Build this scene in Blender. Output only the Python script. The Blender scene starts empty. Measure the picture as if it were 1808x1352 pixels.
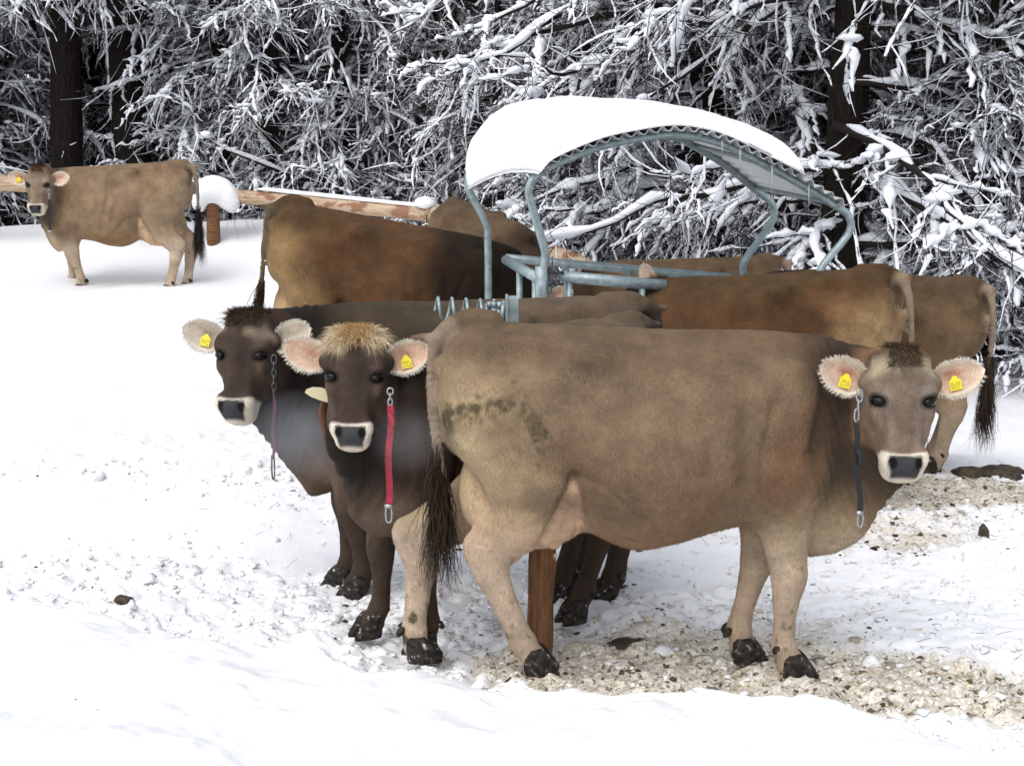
import bpy, math, random
import numpy as np
from mathutils import Vector, Matrix

# ------------------------------------------------------------------ camera
CAM_H = 2.41
FPX = 2900.0
PITCH = math.atan(556.0 / FPX)
scene = bpy.context.scene
COL = scene.collection
cam_d = bpy.data.cameras.new('camera')
cam = bpy.data.objects.new('camera', cam_d)
COL.objects.link(cam)
cam.location = (0, 0, CAM_H)
cam.rotation_euler = (math.pi / 2 - PITCH, 0, 0)
cam_d.sensor_width = 36.0
cam_d.lens = 36.0 * FPX / 1808.0
cam_d.clip_start = 0.1
cam_d.clip_end = 400.0
scene.camera = cam

# ------------------------------------------------------------------ sky, sun, exposure (bright overcast)
SUN_EL, SUN_AZ = math.radians(56), math.radians(215)
world = bpy.data.worlds.new('World')
scene.world = world
world.use_nodes = True
wn = world.node_tree.nodes
wl = world.node_tree.links
wn.clear()
sky = wn.new('ShaderNodeTexSky')
sky.sky_type = 'NISHITA'
sky.sun_disc = False
sky.sun_elevation = SUN_EL
sky.sun_rotation = SUN_AZ
sky.air_density = 1.0
sky.dust_density = 3.0
hsv = wn.new('ShaderNodeHueSaturation')
hsv.inputs['Saturation'].default_value = 0.42
bg = wn.new('ShaderNodeBackground')
bg.inputs['Strength'].default_value = 0.135
wo = wn.new('ShaderNodeOutputWorld')
wl.new(sky.outputs[0], hsv.inputs['Color'])
wl.new(hsv.outputs[0], bg.inputs['Color'])
wl.new(bg.outputs[0], wo.inputs['Surface'])
sun_d = bpy.data.lights.new('sun', 'SUN')
sun_d.energy = 0.9
sun_d.angle = math.radians(85)
sun_d.color = (1.0, 0.985, 0.965)
sun_o = bpy.data.objects.new('sun', sun_d)
COL.objects.link(sun_o)
_sd = Vector((math.sin(SUN_AZ) * math.cos(SUN_EL), math.cos(SUN_AZ) * math.cos(SUN_EL), math.sin(SUN_EL)))
sun_o.rotation_euler = (-_sd).to_track_quat('-Z', 'Y').to_euler()
scene.view_settings.view_transform = 'Standard'
scene.view_settings.look = 'None'
scene.view_settings.exposure = 0.66
scene.view_settings.gamma = 1.0
scene.view_settings.use_curve_mapping = False
scene.render.engine = 'CYCLES'
scene.cycles.max_bounces = 6
scene.cycles.diffuse_bounces = 4
scene.cycles.glossy_bounces = 2
scene.cycles.transmission_bounces = 2
scene.cycles.volume_bounces = 1
scene.cycles.caustics_reflective = False
scene.cycles.caustics_refractive = False


# ------------------------------------------------------------------ survey of the place: bearings turned into metres
def at(u, v, Y):
    a = (u - 904) / FPX
    b = (676 - v) / FPX
    dy = math.cos(PITCH) + b * math.sin(PITCH)
    dz = -math.sin(PITCH) + b * math.cos(PITCH)
    t = Y / dy
    return Vector((a * t, Y, CAM_H + dz * t))


def atz(u, v, z=0.0):
    b = (676 - v) / FPX
    dy = math.cos(PITCH) + b * math.sin(PITCH)
    dz = -math.sin(PITCH) + b * math.cos(PITCH)
    t = (z - CAM_H) / dz
    return Vector(((u - 904) / FPX * t, dy * t, z))


# ------------------------------------------------------------------ small helpers
def tag(o, label=None, cat=None, group=None, kind=None):
    if label: o['label'] = label
    if cat: o['category'] = cat
    if group: o['group'] = group
    if kind: o['kind'] = kind
    return o


def empty(name, loc, label, cat, group=None, rot=(0, 0, 0)):
    o = bpy.data.objects.new(name, None)
    o.empty_display_size = 0.2
    COL.objects.link(o)
    o.location = loc
    o.rotation_euler = rot
    return tag(o, label, cat, group)


def mesh_obj(name, V, quads=None, tris=None, mat=None, parent=None, col=None, smooth=True, mats=None, fmat=None, normals=None):
    V = np.asarray(V, dtype=np.float32)
    me = bpy.data.meshes.new(name)
    nq = 0 if quads is None else len(quads)
    nt = 0 if tris is None else len(tris)
    me.vertices.add(len(V))
    me.vertices.foreach_set('co', V.ravel())
    loops = []
    if nq: loops.append(np.asarray(quads, dtype=np.int32).ravel())
    if nt: loops.append(np.asarray(tris, dtype=np.int32).ravel())
    loops = np.concatenate(loops)
    me.loops.add(len(loops))
    me.loops.foreach_set('vertex_index', loops)
    me.polygons.add(nq + nt)
    ls = np.concatenate([np.arange(nq) * 4, nq * 4 + np.arange(nt) * 3]).astype(np.int32)
    me.polygons.foreach_set('loop_start', ls)
    if fmat is not None:
        me.polygons.foreach_set('material_index', np.asarray(fmat, dtype=np.int32))
    me.polygons.foreach_set('use_smooth', np.full(nq + nt, smooth))
    if col is not None:
        ca = me.attributes.new('coat', 'FLOAT_COLOR', 'POINT')
        c4 = np.ones((len(V), 4), dtype=np.float32)
        c4[:, :3] = col
        ca.data.foreach_set('color', c4.ravel())
    me.update(calc_edges=True)
    if normals is not None:
        me.normals_split_custom_set_from_vertices(np.asarray(normals, dtype=np.float32))
    o = bpy.data.objects.new(name, me)
    COL.objects.link(o)
    for m in (mats or ([mat] if mat else [])):
        me.materials.append(m)
    if parent: o.parent = parent
    return o


class MB:
    """collects verts / quads / tris of one mesh"""
    def __init__(self):
        self.V, self.Q, self.T, self.n = [], [], [], 0

    def add(self, V, Q=None, T=None):
        V = np.asarray(V, dtype=np.float32).reshape(-1, 3)
        self.V.append(V)
        if Q is not None and len(Q): self.Q.append(np.asarray(Q, dtype=np.int32) + self.n)
        if T is not None and len(T): self.T.append(np.asarray(T, dtype=np.int32) + self.n)
        self.n += len(V)

    def build(self, name, mat, parent=None, smooth=True, **k):
        return mesh_obj(name, np.concatenate(self.V), np.concatenate(self.Q) if self.Q else None,
                        np.concatenate(self.T) if self.T else None, mat, parent, smooth=smooth, **k)

    def box(self, c, h, R=None):
        s = np.array([[x, y, z] for x in (-1, 1) for y in (-1, 1) for z in (-1, 1)], dtype=float) * np.array(h)
        if R is not None: s = s @ np.array(R).T
        self.add(s + np.array(c), [[0, 1, 3, 2], [4, 6, 7, 5], [0, 4, 5, 1], [2, 3, 7, 6], [0, 2, 6, 4], [1, 5, 7, 3]])

    def tube(self, P, r, n=8, cap=True, closed=False, flat=1.0, up=(0, 0, 1)):
        P = np.asarray(P, dtype=float)
        m = len(P)
        r = np.broadcast_to(np.asarray(r, dtype=float), (m,))
        if closed:
            T = np.roll(P, -1, 0) - np.roll(P, 1, 0)
        else:
            T = np.gradient(P, axis=0)
        T /= np.linalg.norm(T, axis=1)[:, None] + 1e-9
        N = np.zeros_like(P)
        up = np.array(up, dtype=float)
        if abs(T[0] @ up) > 0.95: up = np.array([1.0, 0, 0]) if abs(T[0][0]) < .9 else np.array([0, 1.0, 0])
        n0 = up - T[0] * (T[0] @ up)
        n0 /= np.linalg.norm(n0)
        for i in range(m):
            n0 = n0 - T[i] * (T[i] @ n0)
            n0 /= np.linalg.norm(n0) + 1e-9
            N[i] = n0
        B = np.cross(T, N)
        a = np.arange(n) * 2 * math.pi / n
        V = P[:, None] + r[:, None, None] * (np.cos(a)[None, :, None] * N[:, None] + flat * np.sin(a)[None, :, None] * B[:, None])
        idx = np.arange(m * n).reshape(m, n)
        mm = m if closed else m - 1
        i0 = idx[np.arange(mm)]
        i1 = idx[(np.arange(mm) + 1) % m]
        Q = np.stack([i0, np.roll(i0, -1, 1), np.roll(i1, -1, 1), i1], -1).reshape(-1, 4)
        Tt = None
        V = V.reshape(-1, 3)
        if cap and not closed:
            V = np.concatenate([V, P[:1], P[-1:]])
            c0, c1 = m * n, m * n + 1
            Tt = [[c0, idx[0][(j + 1) % n], idx[0][j]] for j in range(n)] + [[c1, idx[-1][j], idx[-1][(j + 1) % n]] for j in range(n)]
        self.add(V, Q, Tt)


def spline(P, n):
    """Catmull-Rom through P, n samples"""
    P = np.asarray(P, dtype=float)
    Q = np.concatenate([2 * P[:1] - P[1:2], P, 2 * P[-1:] - P[-2:-1]])
    t = np.linspace(0, len(P) - 1 - 1e-9, n)
    i = t.astype(int)
    f = (t - i)[:, None]
    a, b, c, d = Q[i], Q[i + 1], Q[i + 2], Q[i + 3]
    return .5 * (2 * b + (c - a) * f + (2 * a - 5 * b + 4 * c - d) * f ** 2 + (3 * b - a - 3 * c + d) * f ** 3)


def vnoise(P, seed=0):
    """value noise at points (N,3), range -1..1"""
    P = np.asarray(P, dtype=np.float64)
    i = np.floor(P).astype(np.int64)
    f = P - i
    f = f * f * (3 - 2 * f)

    def h(ix, iy, iz):
        n = (ix * 374761393 + iy * 668265263 + iz * 2147483647 + seed * 144665) & 0xffffffff
        n = ((n ^ (n >> 13)) * 1274126177) & 0xffffffff
        n = n ^ (n >> 16)
        return (n & 0xffff) / 32767.5 - 1.0
    out = 0
    for dx in (0, 1):
        for dy in (0, 1):
            for dz in (0, 1):
                w = (f[:, 0] if dx else 1 - f[:, 0]) * (f[:, 1] if dy else 1 - f[:, 1]) * (f[:, 2] if dz else 1 - f[:, 2])
                out = out + w * h(i[:, 0] + dx, i[:, 1] + dy, i[:, 2] + dz)
    return out


def fbm(P, oct=4, seed=0):
    P = np.asarray(P, dtype=float)
    s, a = 0, 1.0
    for o in range(oct):
        s = s + a * vnoise(P * 2 ** o + 17.3 * o, seed + o)
        a *= .5
    return s / 1.6


def sstep(a, b, x):
    t = np.clip((x - a) / (b - a), 0, 1)
    return t * t * (3 - 2 * t)


# ------------------------------------------------------------------ material helpers
def new_mat(name, base=(.5, .5, .5), rough=.6, metallic=0.0, spec=.5):
    m = bpy.data.materials.new(name)
    m.use_nodes = True
    b = m.node_tree.nodes['Principled BSDF']
    b.inputs['Base Color'].default_value = (*base, 1)
    b.inputs['Roughness'].default_value = rough
    b.inputs['Metallic'].default_value = metallic
    b.inputs['Specular IOR Level'].default_value = spec
    return m


class NT:
    def __init__(self, m):
        self.m, self.t = m, m.node_tree
        self.b = m.node_tree.nodes['Principled BSDF']

    def n(self, typ, **k):
        x = self.t.nodes.new(typ)
        for a, v in k.items():
            if isinstance(a, str) and hasattr(x, a): setattr(x, a, v)
        return x

    def l(self, a, b):
        self.t.links.new(a, b)

    def coord(self, out='Object', scale=(1, 1, 1)):
        c = self.n('ShaderNodeTexCoord')
        mp = self.n('ShaderNodeMapping')
        mp.inputs['Scale'].default_value = scale
        self.l(c.outputs[out], mp.inputs['Vector'])
        return mp.outputs[0]

    def noise(self, vec, scale, detail=4, rough=.55, dist=0):
        x = self.n('ShaderNodeTexNoise')
        x.inputs['Scale'].default_value = scale
        x.inputs['Detail'].default_value = detail
        x.inputs['Roughness'].default_value = rough
        x.inputs['Distortion'].default_value = dist
        if vec is not None: self.l(vec, x.inputs['Vector'])
        return x.outputs['Fac']

    def ramp(self, fac, stops):
        r = self.n('ShaderNodeValToRGB')
        e = r.color_ramp.elements
        while len(e) < len(stops): e.new(.5)
        for el, (p, c) in zip(e, stops):
            el.position = p
            el.color = (*c, 1) if len(c) == 3 else c
        self.l(fac, r.inputs[0])
        return r.outputs[0]

    def mix(self, fac, a, b, mode='MIX'):
        x = self.n('ShaderNodeMix')
        x.data_type = 'RGBA'
        x.blend_type = mode
        for s, v in ((x.inputs[0], fac), (x.inputs[6], a), (x.inputs[7], b)):
            if hasattr(v, 'is_linked'): self.l(v, s)
            elif isinstance(v, (int, float)): s.default_value = v
            else: s.default_value = (*v, 1)
        return x.outputs[2]

    def math(self, op, a, b=0.0):
        x = self.n('ShaderNodeMath')
        x.operation = op
        for s, v in ((x.inputs[0], a), (x.inputs[1], b)):
            if hasattr(v, 'is_linked'): self.l(v, s)
            else: s.default_value = v
        return x.outputs[0]

    def bump(self, h, strength, dist=.01):
        x = self.n('ShaderNodeBump')
        x.inputs['Strength'].default_value = strength
        x.inputs['Distance'].default_value = dist
        self.l(h, x.inputs['Height'])
        self.l(x.outputs[0], self.b.inputs['Normal'])

    def base(self, c):
        self.l(c, self.b.inputs['Base Color'])
# ------------------------------------------------------------------ implicit bodies (one continuous skin per animal)
class Field:
    def __init__(self, lo, hi, vox):
        self.lo = np.array(lo, dtype=np.float32)
        self.vox = vox
        self.n = np.ceil((np.array(hi) - self.lo) / vox).astype(int) + 1
        self.d = np.full(self.n, 0.2, dtype=np.float32)
        self.ax = [self.lo[i] + vox * np.arange(self.n[i], dtype=np.float32) for i in range(3)]

    def win(self, lo, hi):
        a = np.clip(np.floor((np.array(lo) - self.lo) / self.vox).astype(int), 0, self.n)
        b = np.clip(np.ceil((np.array(hi) - self.lo) / self.vox).astype(int) + 1, 0, self.n)
        if (b <= a).any(): return None, None
        sl = tuple(slice(a[i], b[i]) for i in range(3))
        X = self.ax[0][sl[0]][:, None, None]
        Y = self.ax[1][sl[1]][None, :, None]
        Z = self.ax[2][sl[2]][None, None, :]
        return sl, (X, Y, Z)

    def merge(self, sl, b, k, sub=False):
        a = self.d[sl]
        if sub:
            b = -b
            h = np.clip(.5 + .5 * (b - a) / k, 0, 1)
            self.d[sl] = a * (1 - h) + b * h + k * h * (1 - h)
        else:
            h = np.clip(.5 + .5 * (a - b) / k, 0, 1)
            self.d[sl] = a * (1 - h) + b * h - k * h * (1 - h)

    def ell(self, c, r, R=None, k=.04, sub=False):
        c = np.array(c, dtype=np.float32)
        r = np.array(r, dtype=np.float32)
        ext = r if R is None else np.abs(np.array(R).T) @ r
        m = ext * min(k / r.min(), 2.2) + .03
        sl, g = self.win(c - ext - m, c + ext + m)
        if sl is None: return
        X, Y, Z = g[0] - c[0], g[1] - c[1], g[2] - c[2]
        if R is None:
            q = np.sqrt((X / r[0]) ** 2 + (Y / r[1]) ** 2 + (Z / r[2]) ** 2)
        else:
            R = np.array(R, dtype=np.float32)
            q = np.sqrt(sum(((R[i][0] * X + R[i][1] * Y + R[i][2] * Z) / r[i]) ** 2 for i in range(3)))
        self.merge(sl, (q - 1) * r.min(), k, sub)

    def sweep(self, P, ra, rb, A, k=.03, rt=None, p=2.0):
        """dense ellipsoids along P; ra = radius along frame axis A (projected square to the path), rb = radius along the other axis"""
        P = np.asarray(P, dtype=np.float32)
        m = len(P)
        ra = np.broadcast_to(ra, (m,)).astype(np.float32)
        rb = np.broadcast_to(rb, (m,)).astype(np.float32)
        A = np.broadcast_to(np.asarray(A, dtype=np.float32), (m, 3))
        T = np.gradient(P, axis=0)
        T /= np.linalg.norm(T, axis=1)[:, None] + 1e-9
        A = A - T * (A * T).sum(1)[:, None]
        A = A / (np.linalg.norm(A, axis=1)[:, None] + 1e-9)
        B = np.cross(T, A)
        R = float(max(ra.max(), rb.max()))
        mg = k * 1.7 + .03
        wlo, whi = P.min(0) - R - mg, P.max(0) + R + mg
        slw, gw = self.win(wlo, whi)
        if slw is None: return
        acc = np.full([s.stop - s.start for s in slw], .3, dtype=np.float32)
        off = [s.start for s in slw]
        for i in range(m):
            Ri = max(ra[i], rb[i]) + mg
            sl, g = self.win(np.maximum(P[i] - Ri, wlo), np.minimum(P[i] + Ri, whi))
            if sl is None: continue
            X, Y, Z = g[0] - P[i][0], g[1] - P[i][1], g[2] - P[i][2]
            t = T[i][0] * X + T[i][1] * Y + T[i][2] * Z
            u = A[i][0] * X + A[i][1] * Y + A[i][2] * Z
            w = B[i][0] * X + B[i][1] * Y + B[i][2] * Z
            mn = min(ra[i], rb[i])
            rl = mn if rt is None else rt
            if p == 2.0:
                q = np.sqrt((u / ra[i]) ** 2 + (w / rb[i]) ** 2 + (t / rl) ** 2)
            else:
                q = (np.abs(u / ra[i]) ** p + np.abs(w / rb[i]) ** p + np.abs(t / rl) ** p) ** (1 / p)
            s2 = tuple(slice(s.start - o, s.stop - o) for s, o in zip(sl, off))
            acc[s2] = np.minimum(acc[s2], (q - 1) * mn)
        self.merge(slw, acc, k)

    def torso(self, S, k=.05, pt=2.5, pb=2.1):
        S = np.array(S, dtype=np.float32)
        lo = (S[0, 0] - .02, -S[:, 3].max() - .1, S[:, 2].min() - .1)
        hi = (S[-1, 0] + .02, S[:, 3].max() + .1, S[:, 1].max() + .1)
        sl, (X, Y, Z) = self.win(lo, hi)
        x = X[:, 0, 0]
        q = spline(S, 240)
        f = [np.interp(x, q[:, 0], q[:, j]).astype(np.float32)[:, None, None] for j in range(1, 5)]
        zt, zb, w, zc = f
        up = Z > zc
        h = np.where(up, zt - zc, zc - zb)
        nz = np.abs(Z - zc) / np.maximum(h, .01)
        ny = np.abs(Y) / np.maximum(w, .01)
        r = np.where(up, (ny ** pt + nz ** pt) ** (1 / pt), (ny ** pb + nz ** pb) ** (1 / pb))
        mn = np.minimum(w, (zt - zb) / 2)
        self.merge(sl, ((r - 1) * mn * .9).astype(np.float32), k)

    def mesh(self):
        d = self.d
        ins = d < 0
        c = np.zeros(np.array(d.shape) - 1, dtype=np.int8)
        for i in (0, 1):
            for j in (0, 1):
                for k in (0, 1):
                    c += ins[i:i + c.shape[0], j:j + c.shape[1], k:k + c.shape[2]]
        act = np.argwhere((c > 0) & (c < 8))
        idx = np.full(c.shape, -1, dtype=np.int32)
        idx[act[:, 0], act[:, 1], act[:, 2]] = np.arange(len(act))
        cor = np.array([[i, j, k] for i in (0, 1) for j in (0, 1) for k in (0, 1)])
        vals = np.stack([d[act[:, 0] + o[0], act[:, 1] + o[1], act[:, 2] + o[2]] for o in cor], 1)
        acc = np.zeros((len(act), 3))
        cnt = np.zeros(len(act))
        for a in range(8):
            for ax in range(3):
                if cor[a][ax]: continue
                o = cor[a].copy()
                o[ax] = 1
                b = o[0] * 4 + o[1] * 2 + o[2]
                va, vb = vals[:, a], vals[:, b]
                m = (va < 0) != (vb < 0)
                t = np.where(m, va / np.where(m, va - vb, 1), 0)
                p = cor[a][None, :] + t[:, None] * (o - cor[a])[None, :]
                acc += p * m[:, None]
                cnt += m
        V = self.lo + self.vox * (act + acc / cnt[:, None])
        Q = []
        for ax in range(3):
            s0 = [slice(None)] * 3
            s1 = [slice(None)] * 3
            s0[ax] = slice(0, -1)
            s1[ax] = slice(1, None)
            A, B = ins[tuple(s0)], ins[tuple(s1)]
            e = np.argwhere(A != B)
            u, w = [(1, 2), (2, 0), (0, 1)][ax]
            ok = (e[:, u] > 0) & (e[:, w] > 0) & (e[:, u] < d.shape[u] - 1) & (e[:, w] < d.shape[w] - 1)
            e = e[ok]
            fl = A[e[:, 0], e[:, 1], e[:, 2]]
            q = []
            for du, dw in ((-1, -1), (0, -1), (0, 0), (-1, 0)):
                z = e.copy()
                z[:, u] += du
                z[:, w] += dw
                q.append(idx[z[:, 0], z[:, 1], z[:, 2]])
            q = np.stack(q, 1)
            q[~fl] = q[~fl][:, ::-1]
            Q.append(q)
        Q = np.concatenate(Q)
        # two gentle passes of smoothing
        n = len(V)
        e = np.concatenate([Q[:, [0, 1]], Q[:, [1, 2]], Q[:, [2, 3]], Q[:, [3, 0]]])
        deg = np.bincount(e[:, 0], minlength=n) + np.bincount(e[:, 1], minlength=n)
        for lam in (.5, -.4, .5):
            S = np.stack([np.bincount(e[:, 0], V[e[:, 1], j], n) + np.bincount(e[:, 1], V[e[:, 0], j], n) for j in range(3)], 1)
            V = V + lam * (S / np.maximum(deg, 1)[:, None] - V)
        return V, Q


def vert_normals(V, Q):
    N = np.cross(V[Q[:, 2]] - V[Q[:, 0]], V[Q[:, 3]] - V[Q[:, 1]])
    out = np.stack([sum(np.bincount(Q[:, c], N[:, j], len(V)) for c in range(4)) for j in range(3)], 1)
    return out / (np.linalg.norm(out, axis=1)[:, None] + 1e-12)
# ------------------------------------------------------------------ snow, ground
SNOW_C = (.86, .87, .895)
HC = np.array([  # x, y, height, reach: where hooves and posts stand
    (.0, 7.65, -.08, .55), (-.7, 7.5, -.08, .5), (.35, 7.4, -.06, .4), (-1.7, 10.7, .14, 1.0), (-.4, 10.7, -.05, .9), (-.25, 13.3, -.12, 1.3), (1.4, 12.6, -.36, 1.2),
    (2.0, 9.0, .0, .7), (1.1, 9.5, -.14, .8), (2.7, 10.0, -.03, .7), (1.0, 11.3, -.25, .9), (.1, 9.3, -.02, .6), (-4.2, 18, .10, 1.8), (3.6, 13, -.35, 1.5), (3.5, 15.5, -.2, 1.5)])


def ground_h(x, y, detail=True):
    x = np.asarray(x, dtype=float)
    y = np.asarray(y, dtype=float)
    num = np.zeros_like(x)
    den = np.full_like(x, .12)
    for cx, cy, h, r in HC:
        ww = np.exp(-((x - cx) ** 2 + (y - cy) ** 2) / (2 * r * r))
        num += ww * h
        den += ww
    h = num / den
    P = np.stack([x, y, np.zeros_like(x)], -1).reshape(-1, 3)
    # bank at the back, then the wooded slope
    lef = sstep(-.5, -3.0, x)
    bank = np.exp(-((y - 20.3 - .25 * np.sin(x * .9)) / 1.25) ** 2) * (.15 + .33 * lef)
    h = h + bank - sstep(20.5, 23.5, y) * .5 * lef + sstep(27, 60, y) * 22 * sstep(0, 1, .5 + .5 * np.clip((y - 27) / 33, 0, 1))
    n1 = fbm(P * .45, 3, 3).reshape(x.shape)
    h = h + n1 * (.05 + .25 * sstep(16, 30, y)) * sstep(4, 8, y)
    if not detail: return h
    tr, mk, edge = masks(x, y, P)
    n2 = fbm(P * 5.5, 4, 11).reshape(x.shape)
    n3 = np.abs(fbm(P * 16, 3, 21)).reshape(x.shape)
    n4 = fbm(P * 2.2, 3, 31).reshape(x.shape)
    n5 = np.abs(fbm(P * 9 + 5, 3, 41)).reshape(x.shape)
    h = h + tr * (.045 * n2 + .075 * (n5 - .3) + .030 * n3) + (1 - tr) * (.022 * n4 + .007 * n2) + edge * (.058 + .045 * n4 + .022 * n2 + .02 * (n5 - .3))
    h = h - mk * .012
    return h


def masks(x, y, P=None):
    """trampled snow, muck, untouched front snow"""
    if P is None: P = np.stack([x, y, np.zeros_like(x)], -1).reshape(-1, 3)
    nb = fbm(P * 1.1, 4, 51).reshape(x.shape)
    nc = fbm(P * 3.0, 4, 61).reshape(x.shape)
    # the trodden path's front edge
    ex = np.array([-8, -2.4, -1.3, -.85, -.45, -.1, .3, .8, 1.2, 1.6, 3])
    ey = np.array([7.2, 7.0, 6.70, 6.64, 6.30, 6.12, 6.0, 5.93, 5.80, 5.60, 5.0])
    ye = np.interp(x, ex, ey) + .14 * nb + .10 * nc
    edge = sstep(.07, -.05, y - ye)
    edge = edge + 2.0 * np.exp(-((x + .82) / .13) ** 2 - ((y - 6.66) / .10) ** 2)
    path = sstep(-.05, .12, y - ye)
    left_end = sstep(-3.2, -2.0, x + .5 * nb)
    band = sstep(1.25, .55, (y - ye) - .9 * sstep(-1.2, .2, x) - .5 * nb)
    tr = path * band * np.maximum(.8 * left_end, sstep(-1.2, -.6, x))
    right = sstep(.9, 1.6, x) * sstep(7.2, 7.0, y + .3 * nb) * sstep(5.2, 5.6, y)
    tr = np.maximum(tr * (1 - sstep(1.15, 1.45, x) * sstep(6.55, 6.75, y + .1 * nb)), np.exp(-((x - 2.2) / 1.0) ** 4 - ((y - 8.85) / .9) ** 4))
    tr = np.maximum(tr, .8 * np.exp(-((x + 1.35) / .55) ** 2 - ((y - 9.6) / .7) ** 2))
    tr = np.maximum(tr, .55 * np.exp(-((x + 2.2) / 1.6) ** 4 - ((y - 9.9) / .8) ** 4))
    tr = np.maximum(tr, .38 * sstep(.9, 1.5, x) * sstep(5.6, 6.2, y) * path)
    feed = np.exp(-((x - .9) / 2.2) ** 4 - ((y - 10.3) / 1.6) ** 4)
    tr = np.clip(np.maximum(tr, feed), 0, 1)
    mk = 1.0 * np.exp(-((x - 1.1) / .9) ** 4 - ((y - 6.28 + .10 * (x - 1)) / .34) ** 4) + .8 * np.exp(-((x - .35) / .6) ** 4 - ((y - 6.36) / .34) ** 4)
    mk = mk + .75 * np.exp(-((x - 2.0) / .7) ** 4 - ((y - 5.95) / .38) ** 4) + .45 * np.exp(-((x - .4) / 1.0) ** 4 - ((y - 6.9) / .5) ** 4)
    mk = mk + 1.3 * np.exp(-((x - 2.5) / .75) ** 4 - ((y - 9.35) / .42) ** 4) + .5 * np.exp(-((x - 2.05) / .65) ** 4 - ((y - 8.5) / .55) ** 4) + .55 * np.exp(-((x + 1.25) / .28) ** 2 - ((y - 9.45) / .45) ** 2)
    mk = mk + .55 * np.exp(-((x - .75) / .75) ** 4 - ((y - 6.75) / .38) ** 4)
    mk = mk + .8 * feed + .25 * np.exp(-((x + .45) / .3) ** 2 - ((y - 6.75) / .2) ** 2)
    mk = np.clip(mk + .55 * nb * (mk > .02) * np.clip(mk * 3, 0, 1), 0, 1.1) * (1 - np.clip(edge, 0, 1))
    return tr, mk, edge


def gz(x, y):
    return float(ground_h(np.array([float(x)]), np.array([float(y)]), True)[0])


def snow_ground_mat():
    m = new_mat('trodden_snow', SNOW_C, .55, spec=.25)
    t = NT(m)
    a = t.n('ShaderNodeAttribute')
    a.attribute_name = 'coat'
    sp = t.n('ShaderNodeSeparateColor')
    t.l(a.outputs['Color'], sp.inputs[0])
    co = t.coord('Object')
    n1 = t.noise(co, 14, 6, .7)
    n2 = t.noise(co, 55, 4, .7)
    n3 = t.noise(co, 3.2, 4, .6)
    thr = t.math('ADD', t.math('ADD', t.math('MULTIPLY', n1, .85), t.math('MULTIPLY', n2, .35)), t.math('MULTIPLY', t.math('SUBTRACT', n3, .5), .5))
    f = t.math('ADD', t.math('MULTIPLY', sp.outputs[0], 1.05), t.math('SUBTRACT', thr, 1.02))
    fac = t.ramp(f, [(.12, (0, 0, 0)), (.62, (1, 1, 1))])
    muck = t.ramp(n2, [(.30, (.12, .09, .05)), (.42, (.36, .295, .19)), (.53, (.58, .52, .40)), (.64, (.84, .83, .80))])
    c1 = t.mix(t.math('MULTIPLY', fac, .88), SNOW_C, muck)
    sp2 = t.noise(co, 30, 3, .6)
    dk = t.ramp(t.math('ADD', sp2, t.math('MULTIPLY', sp.outputs[0], .16)), [(.735, (0, 0, 0)), (.79, (1, 1, 1))])
    dk = t.math('MULTIPLY', dk, t.math('ADD', t.math('MULTIPLY', sp.outputs[0], .9), t.math('MULTIPLY', sp.outputs[1], .18)))
    c2 = t.mix(dk, c1, (.055, .04, .022))
    # thin dirty tint of trodden snow
    tint = t.math('MULTIPLY', sp.outputs[1], t.math('MULTIPLY', n3, .25))
    c3 = t.mix(tint, c2, (.62, .59, .53))
    t.base(c3)
    t.bump(t.math('ADD', n2, t.math('MULTIPLY', t.noise(co, 130, 3, .7), .5)), .32, .012)
    return m


M_SNOW = new_mat('fresh_snow', SNOW_C, .5, spec=.2)
_t = NT(M_SNOW)
_t.base(_t.mix(_t.noise(_t.coord(), 3, 3), (.84, .855, .885), (.88, .885, .90)))
_t.bump(_t.noise(_t.coord(), 25, 5, .65), .25, .02)
M_SNOWT = new_mat('branch_snow', (.84, .86, .90), .6, spec=.15)


def build_ground():
    ys = np.concatenate([np.arange(-6, 3.6, .6), np.arange(3.6, 5.2, .04), np.arange(5.2, 7.6, .018), np.arange(7.6, 11, .04), np.arange(11, 15, .1), np.arange(15, 24, .16), np.arange(24, 30, .5), np.arange(30, 92, 2.5)])
    xi = np.arange(-2.6, 2.9, .021)
    gx = [2.9]
    st = .02
    while gx[-1] < 60:
        gx.append(gx[-1] + st)
        st = min(st * 1.045, 4)
    gx = np.array(gx[1:])
    xs = np.concatenate([-(gx[::-1] - .3), xi, gx])
    X, Y = np.meshgrid(xs, ys, indexing='xy')
    Hh = ground_h(X, Y)
    tr, mk, ed = masks(X, Y)
    V = np.stack([X, Y, Hh], -1).reshape(-1, 3)
    c = np.zeros((len(V), 3))
    c[:, 0] = np.clip(mk, 0, 1).ravel()
    c[:, 1] = np.clip(tr, 0, 1).ravel()
    I = np.arange(X.size).reshape(X.shape)
    Q = np.stack([I[:-1, :-1], I[:-1, 1:], I[1:, 1:], I[1:, :-1]], -1).reshape(-1, 4)
    o = mesh_obj('snow_ground', V, Q, None, snow_ground_mat(), None, col=c)
    tag(o, kind='structure')


build_ground()
# ------------------------------------------------------------------ snowed-up larches
M_BARK = new_mat('larch_bark', (.028, .022, .018), .9, spec=.1)
_t = NT(M_BARK)
_n = _t.noise(_t.coord('Object', (9, 9, 1.6)), 4, 6, .65)
_t.base(_t.ramp(_n, [(.3, (.006, .005, .005)), (.6, (.022, .017, .014)), (.8, (.05, .042, .037))]))
_t.bump(_n, .8, .03)
M_TWIG = new_mat('larch_twig', (.022, .017, .015), .85, spec=.1)


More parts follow.
